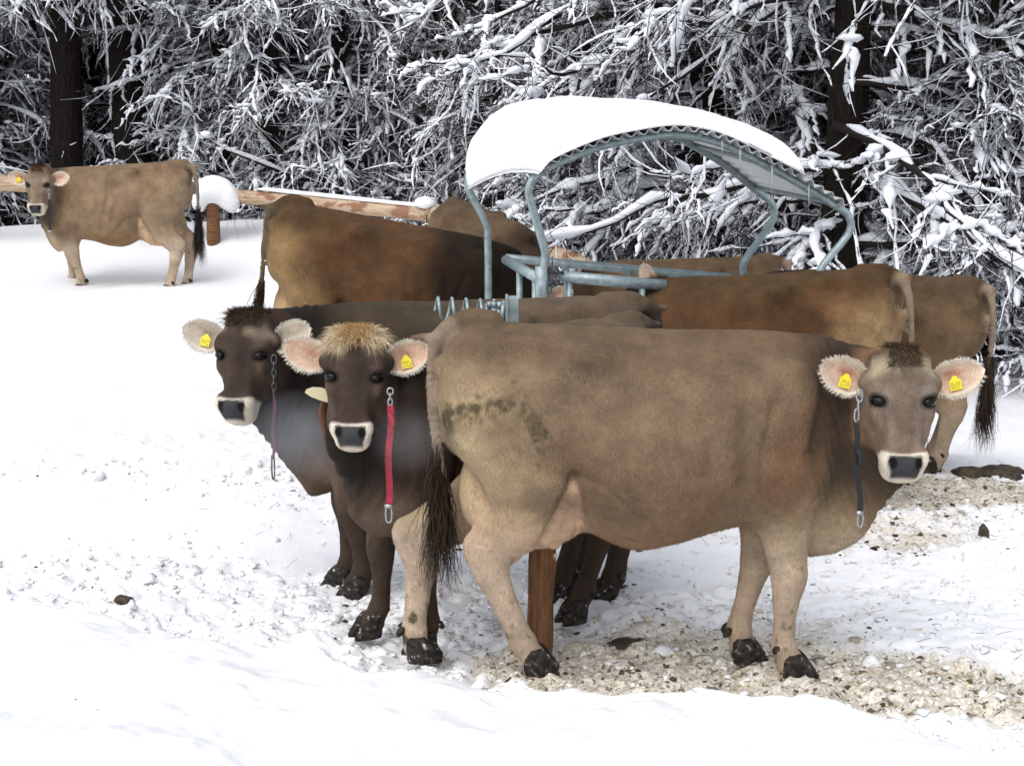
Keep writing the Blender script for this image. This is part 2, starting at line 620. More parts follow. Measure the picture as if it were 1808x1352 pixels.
def batch_tubes(P, R, ns, lift=None, flat=1.0):
    """P (N,m,3), R (N,m) -> verts, quads"""
    P = np.asarray(P, dtype=np.float32)
    N, m, _ = P.shape
    T = np.gradient(P, axis=1)
    T /= np.linalg.norm(T, axis=2, keepdims=True) + 1e-9
    up = np.array([.13, .07, .98], dtype=np.float32)
    B = np.cross(T, up)
    B /= np.linalg.norm(B, axis=2, keepdims=True) + 1e-6
    U = np.cross(B, T)
    a = np.arange(ns) * 2 * math.pi / ns + .4
    V = P[:, :, None] + R[:, :, None, None] * (np.cos(a)[None, None, :, None] * B[:, :, None] + flat * np.sin(a)[None, None, :, None] * U[:, :, None])
    I = np.arange(N * m * ns).reshape(N, m, ns)
    Q = np.stack([I[:, :-1], np.roll(I, -1, 2)[:, :-1], np.roll(I, -1, 2)[:, 1:], I[:, 1:]], -1).reshape(-1, 4)
    return V.reshape(-1, 3), Q


def larch(seed, n_limb=62, top=6.2, low=.6, span=(1.7, 3.5), trunk_r=.2, height=11.0, droop=(.08, .85), snowk=1.0, sec=16, twg=8):
    rng = np.random.default_rng(seed)
    wood, snow = MB(), MB()
    # limbs
    n = n_limb
    hz = np.concatenate([rng.uniform(low, top, int(n * .85)), rng.uniform(top, height * .9, n - int(n * .85))])
    ph = rng.uniform(0, 6.283, n)
    L = rng.uniform(*span, n) * np.clip(1.15 - hz / height * .9, .3, 1.1)
    m = 16
    t = np.linspace(0, 1, m)[None, :]
    slope = rng.uniform(-.12, .22, n)[:, None]
    dr = rng.uniform(*droop, n)[:, None]
    drop_ = np.maximum(L * (dr[:, 0] - slope[:, 0]), 1e-3)
    L = np.where(drop_ > hz - .05, L * np.clip((hz - .05) / drop_, .3, 1), L)
    d = np.stack([np.cos(ph), np.sin(ph)], 1)
    side = np.stack([-np.sin(ph), np.cos(ph)], 1)
    sw = rng.normal(0, .18, n)[:, None] * t ** 1.5 + .05 * np.sin(t * 7 + rng.uniform(0, 6, n)[:, None])
    rad = L[:, None] * t * (1 - .12 * dr * t)
    X = d[:, None, :] * rad[..., None] + side[:, None, :] * (sw * L[:, None])[..., None]
    Z = hz[:, None] + L[:, None] * (slope * t - dr * t ** 1.7 + .12 * t ** 6) + .04 * np.sin(t * 9 + rng.uniform(0, 6, n)[:, None])
    P = np.concatenate([X, Z[..., None]], -1)
    P += rng.normal(0, .035, P.shape) * (t[..., None] > 0)
    P[:, 1:-1] = .25 * P[:, :-2] + .5 * P[:, 1:-1] + .25 * P[:, 2:]
    r0 = (.006 + .010 * L)[:, None] * rng.uniform(.6, 1.5, (n, 1))
    R = r0 * (1.05 - t) ** .8 + .004
    V, Q = batch_tubes(P, R, 6)
    wood.add(V, Q)
    sr = (R * .8 + .006 + .034 * rng.random((n, 1))) * snowk * (.35 + 1.2 * rng.random((n, m))) * np.clip(t * 6, .2, 1)
    sr[:, -1] *= .3
    gap = rng.random((n, m)) < .16
    sr = np.where(gap, .002, sr)
    PS = P.copy()
    PS[..., 2] += R * .55 + sr * .50
    V, Q = batch_tubes(PS, sr, 6, flat=.8)
    snow.add(V, Q)
    # secondaries
    sidx = np.repeat(np.arange(n), sec)
    ts = rng.uniform(.12, 1, n * sec)
    fi = ts * (m - 1)
    i0 = np.minimum(fi.astype(int), m - 2)
    fr = (fi - i0)[:, None]
    root = P[sidx, i0] * (1 - fr) + P[sidx, i0 + 1] * fr
    tang = P[sidx, i0 + 1] - P[sidx, i0]
    tang /= np.linalg.norm(tang, axis=1)[:, None]
    lat = np.cross(tang, [0, 0, 1.0]) * rng.choice([-1, 1], len(ts))[:, None]
    ang = rng.uniform(.4, 1.2, len(ts))[:, None]
    dv = tang * np.cos(ang) + lat * np.sin(ang) + np.stack([rng.normal(0, .2, len(ts)), rng.normal(0, .2, len(ts)), rng.normal(-.20, .30, len(ts))], 1)
    dv /= np.linalg.norm(dv, axis=1)[:, None]
    Ls = rng.uniform(.35, 1.0, len(ts)) * (1.1 - .55 * ts)
    m2 = 13
    t2 = np.linspace(0, 1, m2)[None, :, None]
    curve = np.cross(dv, rng.normal(size=dv.shape)) * .28
    P2 = root[:, None] + dv[:, None] * (Ls[:, None, None] * t2) + curve[:, None] * (Ls[:, None, None] * t2 ** 2) - np.array([0, 0, 1.0]) * (rng.uniform(.05, .5, len(ts))[:, None, None] * Ls[:, None, None] * t2 ** 2)
    P2 += rng.normal(0, .012, P2.shape) * (t2 > 0)
    R2 = np.repeat((.0035 + .005 * Ls)[:, None], m2, 1) * (1.1 - t2[..., 0] * .8)
    V, Q = batch_tubes(P2[:, ::2], R2[:, ::2], 3)
    wood.add(V, Q)
    sr = (R2 + .010 + .034 * rng.random((len(ts), 1)) ** 1.3) * snowk * (.45 + 1.0 * rng.random(R2.shape)) * (.5 + .5 * (np.sin(rng.uniform(0, 6.28, (len(ts), 1)) + np.arange(R2.shape[1])[None] * rng.uniform(.5, 1.6, (len(ts), 1))) > -.6))
    sr[:, -1] *= .5
    sr = np.where(rng.random(sr.shape) < .10, .004, sr)
    PS = P2.copy()
    PS[..., 2] += R2 * .5 + sr * .6
    V, Q = batch_tubes(PS, sr, 5, flat=.65)
    snow.add(V, Q)
    # twigs
    N2 = len(ts)
    sidx = np.repeat(np.arange(N2), twg)
    tt = rng.uniform(.1, 1, N2 * twg)
    fi = tt * (m2 - 1)
    i0 = np.minimum(fi.astype(int), m2 - 2)
    fr = (fi - i0)[:, None]
    root = P2[sidx, i0] * (1 - fr) + P2[sidx, i0 + 1] * fr
    tang = P2[sidx, i0 + 1] - P2[sidx, i0]
    tang /= np.linalg.norm(tang, axis=1)[:, None] + 1e-9
    dv = tang * .6 + rng.normal(0, .62, tang.shape) + np.array([0, 0, -.25])
    dv /= np.linalg.norm(dv, axis=1)[:, None]
    Lt = rng.uniform(.10, .55, len(tt))
    m3 = 4
    t3 = np.linspace(0, 1, m3)[None, :, None]
    curve = np.cross(dv, rng.normal(size=dv.shape)) * .75
    P3 = root[:, None] + dv[:, None] * (Lt[:, None, None] * t3) + curve[:, None] * (Lt[:, None, None] * t3 ** 2)
    R3 = np.repeat(rng.uniform(.0024, .0054, len(tt))[:, None], m3, 1) * (1.1 - t3[..., 0] * .7)
    V, Q = batch_tubes(P3, R3, 3)
    wood.add(V, Q)
    k = rng.random(len(tt)) < .13
    P3, R3 = P3[k], R3[k]
    sr = (R3 + .003 + .008 * rng.random((len(P3), 1)) ** 2) * snowk * (.7 + .6 * rng.random(R3.shape))
    sr[:, -1] *= .3
    PS = P3.copy()
    PS[..., 2] += R3 * .5 + sr * .7
    V, Q = batch_tubes(PS, sr, 4, flat=.9)
    snow.add(V, Q)
    # clumps of snow caught in the forks
    kk = rng.choice(N2, int(N2 * .95), replace=False)
    c = P2[kk, rng.integers(0, 5, len(kk))]
    u = np.array([[math.cos(a) * math.cos(b), math.sin(a) * math.cos(b), math.sin(b)] for b in (-1.1, -.2, .7) for a in np.arange(6) * math.pi / 3 + b] + [[0, 0, 1.0]])
    I = np.arange(18).reshape(3, 6)
    qq = np.stack([I[:-1], np.roll(I, -1, 1)[:-1], np.roll(I, -1, 1)[1:], I[1:]], -1).reshape(-1, 4)
    tq = np.array([[12 + j, 12 + (j + 1) % 6, 18] for j in range(6)])
    rr = (.016 + .07 * rng.random(len(kk)) ** 2.4) * snowk
    VV = c[:, None] + np.array([0, 0, .6]) * rr[:, None, None] + u[None] * rr[:, None, None] * (1 + .27 * rng.normal(size=(len(kk), 19, 1)).clip(-1.5, 1.5)) * (np.array([1.5, 1.5, .55]) * rng.uniform(.7, 1.3, (len(kk), 1, 3)))
    b = np.arange(len(kk))[:, None, None] * 19
    snow.add(VV.reshape(-1, 3), (qq[None] + b).reshape(-1, 4), (tq[None] + b).reshape(-1, 3))
    # snow blown onto one side of the trunk
    zt_ = np.linspace(.2, 6, 60)
    an_ = rng.uniform(0, 6.28)
    pt_ = np.stack([trunk_r * .82 * math.cos(an_) + .04 * np.sin(zt_ * 1.3 + seed), trunk_r * .82 * math.sin(an_) + .04 * np.cos(zt_ * .9 + seed), zt_], 1)[None]
    V, Q = batch_tubes(pt_ + rng.normal(0, .012, pt_.shape), (.055 * rng.uniform(.3, 1.2, (1, 60)) * (rng.random((1, 60)) > .12) + .004), 7)
    snow.add(V, Q)
    # trunk
    tr = MB()
    zz = np.array([-.6, 0, .3, 1, 2, 3.5, 5, 7, 9, height])
    rr = trunk_r * np.array([1.5, 1.35, 1.1, 1.0, .95, .85, .75, .55, .35, .04])
    PT = np.stack([.04 * np.sin(zz * 1.3 + seed), .04 * np.cos(zz * .9 + seed), zz], 1)
    pts = spline(PT, 40)
    tr.tube(pts, np.interp(np.linspace(0, 1, 40), np.linspace(0, 1, 10), rr) * (1 + .05 * rng.normal(size=40)), 12)
    return tr, wood, snow


TREE_MESH = []
for sd, kw in ((11, {}), (12, dict(droop=(.3, .9), span=(2.0, 3.8))), (15, dict(trunk_r=.14)), (16, dict(low=3.4, top=6.5, n_limb=40, trunk_r=.22, droop=(.2, .7)))):
    tr, wd, sn = larch(sd, **kw)
    TREE_MESH.append([b.build(nm, mt) for b, nm, mt in ((tr, 'trunk', M_BARK), (wd, 'crown', M_TWIG), (sn, 'crown_snow', M_SNOWT))])
TREES = [  # x, y, kind, turn, scale, label
    (-5.80, 21.7, 3, .3, 1.0, 'thin dark larch trunk above the back of the lone pale cow'),
    (-5.05, 22.0, 3, 1.9, 1.1, 'thicker dark larch trunk just right of the thin one at the left'),
    (-8.4, 22.9, 1, 4.1, 1.0, 'snowy larch at the left edge with heavy white boughs'),
    (-2.4, 23.4, 1, .9, 1.15, 'snowy larch behind the fence rail, dark hollow at the top'),
    (-.9, 22.6, 2, 2.2, 1.05, 'snow covered larch between the fence rail and the feeder roof'),
    (.9, 20.6, 1, 5.0, 1.0, 'snow covered larch directly behind the feeder roof'),
    (2.0, 17.3, 0, 3.3, 1.0, 'snow covered larch behind the right end of the feeder roof'),
    (3.05, 15.0, 0, 1.2, 1.0, 'large dark trunked larch with drooping snowy boughs at the right'),
    (4.5, 15.2, 1, .4, 1.0, 'snowy larch at the right edge behind the rump of the rightmost cow'),
    (-6.3, 25.2, 3, 2.5, 1.1, None), (-4.6, 24.6, 3, 4.5, 1.0, None), (-5.5, 26.2, 3, 5.3, 1.2, None), (5.2, 18.5, 1, 2.6, 1.1, None), (3.4, 19.8, 0, 4.4, 1.15, None), (1.6, 23.0, 1, 1.1, 1.2, None), (-.3, 24.0, 0, 5.5, 1.2, None), (-2.0, 25.0, 0, 2.4, 1.25, None),
    (-3.8, 25.0, 2, .6, 1.25, None), (-8.2, 24.0, 0, 1.4, 1.2, None), (4.6, 23.5, 2, 3.9, 1.2, None), (6.6, 22.0, 0, .2, 1.2, None),
    (7.4, 17.0, 0, 2.0, 1.05, None), (-9.8, 21.0, 2, 2.9, 1.05, None), (.6, 27.5, 1, 3.0, 1.35, None), (-5.0, 28.5, 1, 4.9, 1.35, None), (3.2, 27.5, 0, 1.6, 1.35, None), (-8.0, 29.0, 0, 5.2, 1.4, None), (6.5, 27.0, 1, .8, 1.4, None), (-1.9, 29.5, 2, 1.9, 1.4, None)]
_rg = np.random.default_rng(5)
SMALL_LABEL = 'small young larch bowed under snow in the thicket'
for _r, (y0, x0, x1, step) in enumerate(((21.6, -9.4, .6, 1.05), (22.6, -9.8, 1.6, 1.25), (18.6, 1.2, 5.6, 1.1), (17.0, 2.3, 6.4, 1.15), (19.8, -.2, 6.6, 1.1), (24.2, -9, 7.5, 1.5), (14.6, 4.3, 6.0, .9))):
    for x_ in np.arange(x0, x1, step):
        if y0 < 25 and -7.3 < x_ < -4.4: continue
        TREES.append((x_ + _rg.normal(0, .22), y0 + _rg.normal(0, .25), int(_rg.integers(0, 3)), _rg.uniform(0, 6.28), _rg.uniform(.46, .68), SMALL_LABEL))
_used = set()
for x, y, kd, rot, sc, lab in TREES:
    o = empty('larch_tree', (x, y, float(ground_h(np.array([x]), np.array([y]), False)[0]) - .05), lab or 'snow laden larch deep in the wood behind the other trees', 'tree', 'young larches of the thicket' if lab is SMALL_LABEL else 'snow covered larches behind the field' if lab else 'larches deep in the wood')
    o.rotation_euler.z = rot
    o.scale = (sc, sc, sc)
    for src in TREE_MESH[kd]:
        c = src if kd not in _used else src.copy()
        if kd in _used: COL.objects.link(c)
        c.parent = o
    _used.add(kd)
# ------------------------------------------------------------------ galvanised hay feeder with a corrugated roof
M_GALV = new_mat('galvanised_steel', (.30, .37, .38), .42, metallic=.35, spec=.5)
_t = NT(M_GALV)
_n = _t.noise(_t.coord(), 22, 5, .6)
_t.base(_t.ramp(_n, [(.3, (.19, .25, .26)), (.55, (.30, .37, .385)), (.75, (.42, .49, .50))]))
_t.bump(_t.noise(_t.coord(), 70, 3), .12, .004)
M_SHEET = new_mat('zinc_sheet', (.7, .74, .75), .5, metallic=.0)
_t = NT(M_SHEET)
_t.base(_t.ramp(_t.noise(_t.coord('Object', (3, 3, 3)), 6, 4), [(.3, (.72, .76, .77)), (.7, (.84, .86, .87))]))
M_STEEL = new_mat('bare_steel', (.35, .36, .37), .35, metallic=.8)
M_DARKSTEEL = new_mat('dark_chain_steel', (.10, .105, .11), .35, metallic=.85)
M_ICE = new_mat('ice', (.85, .9, .93), .08)
M_ICE.node_tree.nodes['Principled BSDF'].inputs['Transmission Weight'].default_value = .7

nY = lambda u: 9.25 + .6 * (u - 945) / 555
fY = lambda u: 10.25 + .6 * (u - 830) / 535
near_px = [(952, 520), (962, 455), (957, 425), (937, 355), (934, 335), (944, 313), (975, 293), (1050, 262), (1120, 246), (1190, 238), (1250, 247), (1300, 266), (1400, 318), (1485, 370), (1500, 386), (1502, 402), (1490, 424), (1452, 470), (1447, 490)]
far_px = [(862, 470), (861, 425), (858, 395), (830, 340), (826, 325), (832, 309), (870, 290), (950, 266), (1040, 250), (1120, 243), (1190, 243), (1225, 258), (1280, 292), (1340, 340), (1362, 358), (1367, 378), (1358, 400), (1316, 458), (1311, 485)]
NH = [at(u, v, nY(u)) for u, v in near_px]
FH = [at(u, v, fY(u)) for u, v in far_px]
fx0, fy0 = NH[0].x, NH[0].y
feeder = empty('hay_feeder', (0, 0, 0), 'galvanised round tube hay feeder with a curved corrugated roof under thick snow', 'hay feeder')
fo = Vector((.9, 10.0, gz(.9, 10.0)))
feeder.location = fo
off = np.array(fo)


def ftube(name, P, r, n=10, mat=None, parent=None):
    mb = MB()
    mb.tube(np.array([np.array(p) for p in P]) - (off if parent is None or parent is feeder else 0), r, n)
    return mb.build(name, mat or M_GALV, parent or feeder)


def down(p, z=None):
    return Vector((p.x, p.y, gz(p.x, p.y) - .06 if z is None else z))


for H_ in (NH, FH):
    P = spline([np.array(p) for p in H_], 110)
    P = np.concatenate([[np.array(down(Vector(P[0])))], P, [np.array(down(Vector(P[-1])))]])
    ftube('roof_hoop', P, .0235)
# roof sheets span the two hoops
arcN = spline([np.array(p) for p in NH[5:14]], 400)
arcF = spline([np.array(p) for p in FH[5:14]], 400)


def arclen(P):
    d = np.concatenate([[0], np.cumsum(np.linalg.norm(np.diff(P, axis=0), axis=1))])
    return d / d[-1], d[-1]


sN, LN = arclen(arcN)
sF, LF = arclen(arcF)


def roof_pt(s, t):
    """s along the arch 0..1, t depth 0 near .. 1 far (may overshoot)"""
    s = np.asarray(s, dtype=float)
    sc = np.clip(s, 0, 1)
    a = np.stack([np.interp(sc, sN, arcN[:, j]) for j in range(3)], -1)
    b = np.stack([np.interp(sc, sF, arcF[:, j]) for j in range(3)], -1)
    ta = (arcN[6] - arcN[0]) / np.linalg.norm(arcN[6] - arcN[0])
    tb = (arcN[-1] - arcN[-8]) / np.linalg.norm(arcN[-1] - arcN[-8])
    a = a + np.minimum(s, 0)[..., None] * LN * ta + np.maximum(s - 1, 0)[..., None] * LN * tb
    b = b + np.minimum(s, 0)[..., None] * LN * ta + np.maximum(s - 1, 0)[..., None] * LN * tb
    t = np.asarray(t, dtype=float)[..., None]
    return a * (1 - t) + b * t


def roof_n(s):
    e = .02
    T = roof_pt(s + e, .5) - roof_pt(s - e, .5)
    D = roof_pt(s, 1.0) - roof_pt(s, 0.0)
    n = np.cross(T, D)
    n /= np.linalg.norm(n, axis=-1, keepdims=True)
    return np.where(n[..., 2:] < 0, -n, n)


for s0, s1 in ((.015, .485), (.495, .985)):
    ns = 190
    s = np.linspace(s0, s1, ns)
    t = np.linspace(-.08, 1.06, 5)
    S_, T_ = np.meshgrid(s, t, indexing='ij')
    base = roof_pt(S_, T_)
    n_ = roof_n(s)[:, None, :]
    up_ = .034 + .013 * np.sin(S_ * LN / .076 * 2 * math.pi)
    top = base + n_ * up_[..., None]
    bot = base + n_ * (up_ - .003)[..., None]
    I = np.arange(ns * 5).reshape(ns, 5)
    q = np.stack([I[:-1, :-1], I[1:, :-1], I[1:, 1:], I[:-1, 1:]], -1).reshape(-1, 4)
    lp = list(I[:, 0]) + list(I[-1, 1:]) + list(I[::-1, -1][1:]) + list(I[0, ::-1][1:])
    M_ = ns * 5
    rim = [[u_, v_, v_ + M_, u_ + M_] for u_, v_ in zip(lp[:-1], lp[1:])]
    mesh_obj('roof_sheet', np.concatenate([top.reshape(-1, 3), bot.reshape(-1, 3)]) - off, np.concatenate([q, q[:, ::-1] + M_, rim]), None, M_SHEET, feeder)
# eave bars and ridge bars between the hoops
for s in (.02, .27, .5, .74, .98):
    P = [roof_pt(np.array(s), np.array(x)) + roof_n(np.array([s]))[0] * .012 for x in (-.03, .5, 1.03)]
    ftube('roof_bar', P, .016, 8)
# rails, uprights
Lr0, Lr1 = at(893, 459, 10.25), at(951, 492, 9.25)
ftube('top_rail', [Lr0, Lr1], .031)
Fr1 = at(1330, 493, 10.85)
ftube('top_rail', [at(893, 456, 10.27), at(1215, 484, 10.7), Fr1], .028)
Nr0, Nr1 = at(990, 488, 9.3), at(1174, 504, 9.45)
ftube('gate_rail', [Nr0, Nr1], .033)
Rr0, Rr1 = at(1447, 500, nY(1447)), at(1311, 492, fY(1311))
ftube('top_rail', [Rr0, Rr1], .031)
ftube('gate_rail', [at(1185, 505, 9.47), Rr0], .031)
for p in (at(917, 474, 9.8), Nr0 + (Nr1 - Nr0) * .08, Nr0 + (Nr1 - Nr0) * .78, at(1250, 507, 9.57), at(1340, 505, 9.65), Rr0 + (Rr1 - Rr0) * .5, at(945, 489, 9.3), at(1000, 466, 10.4), at(1110, 476, 10.55), at(1260, 488, 10.75)):
    ftube('upright', [p, down(p)], .019, 8)
for z0, seq in ((.12, [Lr0, Lr1, Nr0, Nr1, Rr0, Rr1, Lr0]), (.5, [Lr0, Lr1, Nr0, Nr1, Rr0, Rr1, Lr0])):
    for a_, b_ in zip(seq[:-1], seq[1:]):
        ftube('lower_rail', [(a_.x, a_.y, gz(a_.x, a_.y) + z0), (b_.x, b_.y, gz(b_.x, b_.y) + z0)], .022, 8)
# hinge between post and gate: pins, collars and a scrap of chain
hz_ = at(972, 489, 9.27)
mb = MB()
for dz in (.03, -.035):
    mb.tube(np.array([at(955, 489, 9.27) + Vector((0, -.02, dz)), at(995, 490, 9.29) + Vector((0, -.02, dz))]) - off, .009, 6)
for du in (962, 971, 982):
    for dz in (.03, -.035):
        c = np.array(at(du, 489, 9.27) + Vector((0, -.02, dz))) - off
        mb.tube([c + [-.006, 0, 0], c + [.006, 0, 0]], .02, 6)
a_ = np.linspace(0, 2 * math.pi, 13)[:-1]
for i in range(4):
    c = np.array(hz_) + np.array([.008 * (-1) ** i, -.045, .09 - .05 * i]) - off
    ring = np.stack([.012 * np.cos(a_) * (i % 2), .012 * np.cos(a_) * (1 - i % 2), .03 * np.sin(a_)], 1)
    mb.tube(c + ring, .004, 5, closed=True)
mb.build('gate_hinge', M_DARKSTEEL, feeder)
mb = MB()
mb.tube(np.array([at(956, 545, 9.25), at(956, 470, 9.25)]) - off + np.array([0, -.01, 0]), .037, 10)
mb.build('post_sleeve', M_GALV, feeder)
# icicles at the roof edge
_rg = np.random.default_rng(4)
for s, t, l in ((.03, -.05, .16), (.56, -.06, .10), (.62, -.06, .15), (.73, -.06, .20), (.86, -.06, .14), (.60, .98, .16)):
    p = roof_pt(np.array(s), np.array(t)) + np.array([0, 0, .015]) - off
    mb = MB()
    mb.tube(np.array([p, p + [.002, 0, -l * .4], p + [.003, 0, -l]]), [.008, .005, .0012], 6)
    mb.build('icicle', M_ICE, feeder)

# the thick quilt of snow on the roof
def snow_quilt():
    ns, nt = 110, 44
    a = np.sin(np.linspace(-1, 1, ns) * math.pi / 2)
    b = np.sin(np.linspace(-1, 1, nt) * math.pi / 2)
    A, B = np.meshgrid(a, b, indexing='ij')
    s_lo, s_hi = .0, .825
    S_ = s_lo + (s_hi - s_lo) * (A + 1) / 2
    T_ = -.10 + 1.22 * (B + 1) / 2
    pn = np.stack([S_ * 3.2, T_ * 1.8, np.zeros_like(S_)], -1).reshape(-1, 3)
    ns1 = fbm(pn * 1.3, 3, 7).reshape(S_.shape)
    ns2 = fbm(pn * 5, 3, 8).reshape(S_.shape)
    S2 = S_ + (.030 * ns1 + .012 * ns2 - .09 * np.exp(-((T_ - .50) / .10) ** 2)) * sstep(-.2, -1, A) + .02 * ns1 * sstep(.2, 1, A)
    T2 = T_ + .05 * ns1 * np.abs(B) ** 3
    Hs = np.interp(S_, [-.08, .03, .12, .22, .35, .47, .6, .7, .84], [.33, .345, .30, .235, .17, .125, .12, .14, .15])
    Hs = Hs * (1 - .22 * sstep(.45, .75, T_) * sstep(.25, -.05, S_)) * (1 + .10 * ns1)
    pro = (np.clip(1 - np.abs(A) ** np.where(A < 0, 9, 18), 0, 1) ** (1 / 2.1)) * (np.clip(1 - np.abs(B) ** 4, 0, 1) ** (1 / 2.3))
    hgt = .054 + Hs * pro + .010 * ns2 * pro
    nrm = roof_n(np.linspace(0, 1, ns) * 0 + S_[:, 0].clip(0.02, .98))[:, None, :]
    upv = nrm * .5 + np.array([0, 0, .5])
    upv /= np.linalg.norm(upv, axis=-1, keepdims=True)
    base = roof_pt(S2, T2)
    # the lip curls down over the left eave
    lip = sstep(.08, -.02, S_) ** 1.5
    base = base - np.array([0, 0, 1.0]) * (lip * (.02 + .03 * ns2 + .02 * ns1))[..., None]
    top = base + upv * hgt[..., None]
    bot = base + nrm * .049
    V = np.concatenate([top.reshape(-1, 3), bot.reshape(-1, 3)])
    I = np.arange(ns * nt).reshape(ns, nt)
    q = np.stack([I[:-1, :-1], I[1:, :-1], I[1:, 1:], I[:-1, 1:]], -1).reshape(-1, 4)
    lp = list(I[:, 0]) + list(I[-1, 1:]) + list(I[::-1, -1][1:]) + list(I[0, ::-1][1:])
    M_ = ns * nt
    rim = [[u_, v_, v_ + M_, u_ + M_] for u_, v_ in zip(lp[:-1], lp[1:])]
    o = mesh_obj('snow_cap', V, np.concatenate([q, q[:, ::-1] + M_, rim]), None, M_SNOW)
    tag(o, 'thick rounded quilt of fresh snow lying on the feeder roof', 'snow')


snow_quilt()

# ------------------------------------------------------------------ wooden post with the galvanised spring arm
M_WOOD = new_mat('larch_wood', (.22, .09, .035), .75, spec=.2)
_t = NT(M_WOOD)
_n = _t.noise(_t.coord('Object', (14, 14, 1.3)), 3.5, 6, .65, .6)
_k = _t.noise(_t.coord('Object', (3, 3, 2)), 2.2, 2, .5)
_c = _t.ramp(_n, [(.28, (.055, .026, .013)), (.48, (.165, .078, .036)), (.72, (.26, .135, .068))])
_t.base(_t.mix(_t.ramp(_k, [(.62, (0, 0, 0)), (.75, (1, 1, 1))]), _c, (.10, .045, .022)))
_t.bump(_n, .5, .012)
M_POLE = new_mat('peeled_log', (.45, .33, .22), .75, spec=.2)
_t = NT(M_POLE)
_n = _t.noise(_t.coord('Object', (1.2, 16, 16)), 3, 5, .6, .4)
_k = _t.noise(_t.coord('Object', (1.6, 3, 3)), 2.0, 3, .6)
_c = _t.ramp(_n, [(.3, (.34, .22, .13)), (.6, (.50, .39, .28)), (.8, (.60, .51, .41))])
_t.base(_t.mix(_t.ramp(_k, [(.54, (0, 0, 0)), (.62, (1, 1, 1))]), _c, (.25, .13, .075)))
_t.bump(_n, .4, .01)

bp = atz(952, 1132)
post = empty('wooden_post', (bp.x, bp.y, gz(bp.x, bp.y)), 'squared brown wooden post with a galvanised spring arm, standing behind the front cow', 'post')
po = np.array(post.location)
mb = MB()
hw_ = .055
lean = .035
ringz = np.linspace(-.15, 1.27, 9)
V = []
for z in ringz:
    for (sx, sy) in ((-1, -1), (1, -1), (1, 1), (-1, 1)):
        for (ex, ey) in (((.86, 1), (1, .86)) if sx * sy > 0 else ((1, .86), (.86, 1))):
            V.append((sx * hw_ * ex + lean * z, sy * hw_ * ey, z))
V = np.array(V)
V[:, :2] += .003 * np.random.default_rng(3).normal(size=(len(V), 2))
I = np.arange(len(V)).reshape(9, 8)
mb.add(V, np.stack([I[:-1], np.roll(I, -1, 1)[:-1], np.roll(I, -1, 1)[1:], I[1:]], -1).reshape(-1, 4), [[I[-1][0], I[-1][j], I[-1][j + 1]] for j in range(1, 7)])
mb.build('shaft', M_WOOD, post, smooth=False)
# bracket, plate and spring
pz = np.array(at(905, 550, bp.y - .0)) - po
mb = MB()
mb.box(pz + [.004, -.01, -.10], (.020, .055, .16))
mb.box(pz + [-.024, -.01, -.10], (.006, .066, .165))
mb.box((pz + np.array([lean * 1.2, 0, 1.16])) / 2 + np.array([.01, -.06, -.0]), (.09, .006, .035))
mb.box((pz[0] + .06, -.062, 1.12), (.10, .006, .03))
mb.build('bracket', M_GALV, post, smooth=False)
ax0 = np.array(at(892, 552, bp.y)) - po
ax1 = np.array(at(768, 546, bp.y + .02)) - po
mb = MB()
d_ = ax1 - ax0
for f0, f1, r in ((0, .05, .050), (.05, .12, .036), (.12, .19, .044), (.19, .30, .034)):
    mb.tube([ax0 + d_ * f0, ax0 + d_ * f1], r, 14)
for f0 in (.08, .16, .22):
    for sg in (-1, 1):
        c = ax0 + d_ * f0 + np.array([0, -.03, .035 * sg])
        mb.tube([c + [0, 0, -.012], c + [0, 0, .012]], .012, 6)
mb.build('spring_socket', M_GALV, post)
th = np.linspace(0, 2 * math.pi * 4.3, 170)
dn = d_ / np.linalg.norm(d_)
fr_ = .16 + .86 * th / th[-1]
u1 = np.array([0, 0, 1.0])
u1 = u1 - dn * (u1 @ dn)
u2 = np.cross(dn, u1)
mb = MB()
mb.tube(ax0 + d_ * fr_[:, None] + .049 * (np.cos(th)[:, None] * u1 + np.sin(th)[:, None] * u2), .0065, 7)
mb.build('coil_spring', M_GALV, post)

# ------------------------------------------------------------------ fence of peeled logs on the bank
fence = empty('log_fence', (-3.66, 19.4, gz(-3.66, 19.4)), 'fence of peeled orange logs on the snow bank between the pale cow and the feeder', 'fence')
fo2 = np.array(fence.location)


def log(name, P, r, mat, n=12):
    mb = MB()
    Pw = spline(np.array([np.array(p) for p in P]), 14)
    c = (Pw[0] + Pw[-1]) / 2
    d = Pw[-1] - Pw[0]
    q = Vector(d).to_track_quat('X', 'Z')
    Rm = np.array(q.to_matrix())
    rr = np.linspace(r[0], r[1], 14) * (1 + .03 * np.random.default_rng(len(name) + int(c[0] * 10) % 97).normal(size=14))
    mb.tube((Pw - c) @ Rm, rr, n)
    o = mb.build(name, mat, fence)
    o.location = c - fo2
    o.rotation_euler = q.to_euler()
    return o


p_top = at(374, 352, 19.4)
log('post', [(p_top.x, 19.4, gz(p_top.x, 19.4) - .3), (p_top.x + .01, 19.4, p_top.z)], (.085, .075), M_WOOD)
log('rail', [at(398, 345, 19.5), at(585, 362, 18.9), at(770, 381, 18.3)], (.085, .075), M_POLE)
log('rail', [at(-70, 318, 19.6), at(90, 329, 19.6), at(385, 347, 19.5)], (.10, .085), M_POLE)
p2 = at(768, 380, 18.35)
log('post', [(p2.x, p2.y + .1, gz(p2.x, p2.y) - .3), (p2.x, p2.y + .1, p2.z + .12)], (.085, .075), M_WOOD)
log('rail', [at(755, 372, 18.4), at(990, 449, 16.6), at(1065, 486, 16.0)], (.08, .07), M_POLE)
p3 = at(1060, 480, 16.0)
log('post', [(p3.x, p3.y + .1, gz(p3.x, p3.y) - .5), (p3.x, p3.y + .1, p3.z + .05)], (.085, .075), M_WOOD)
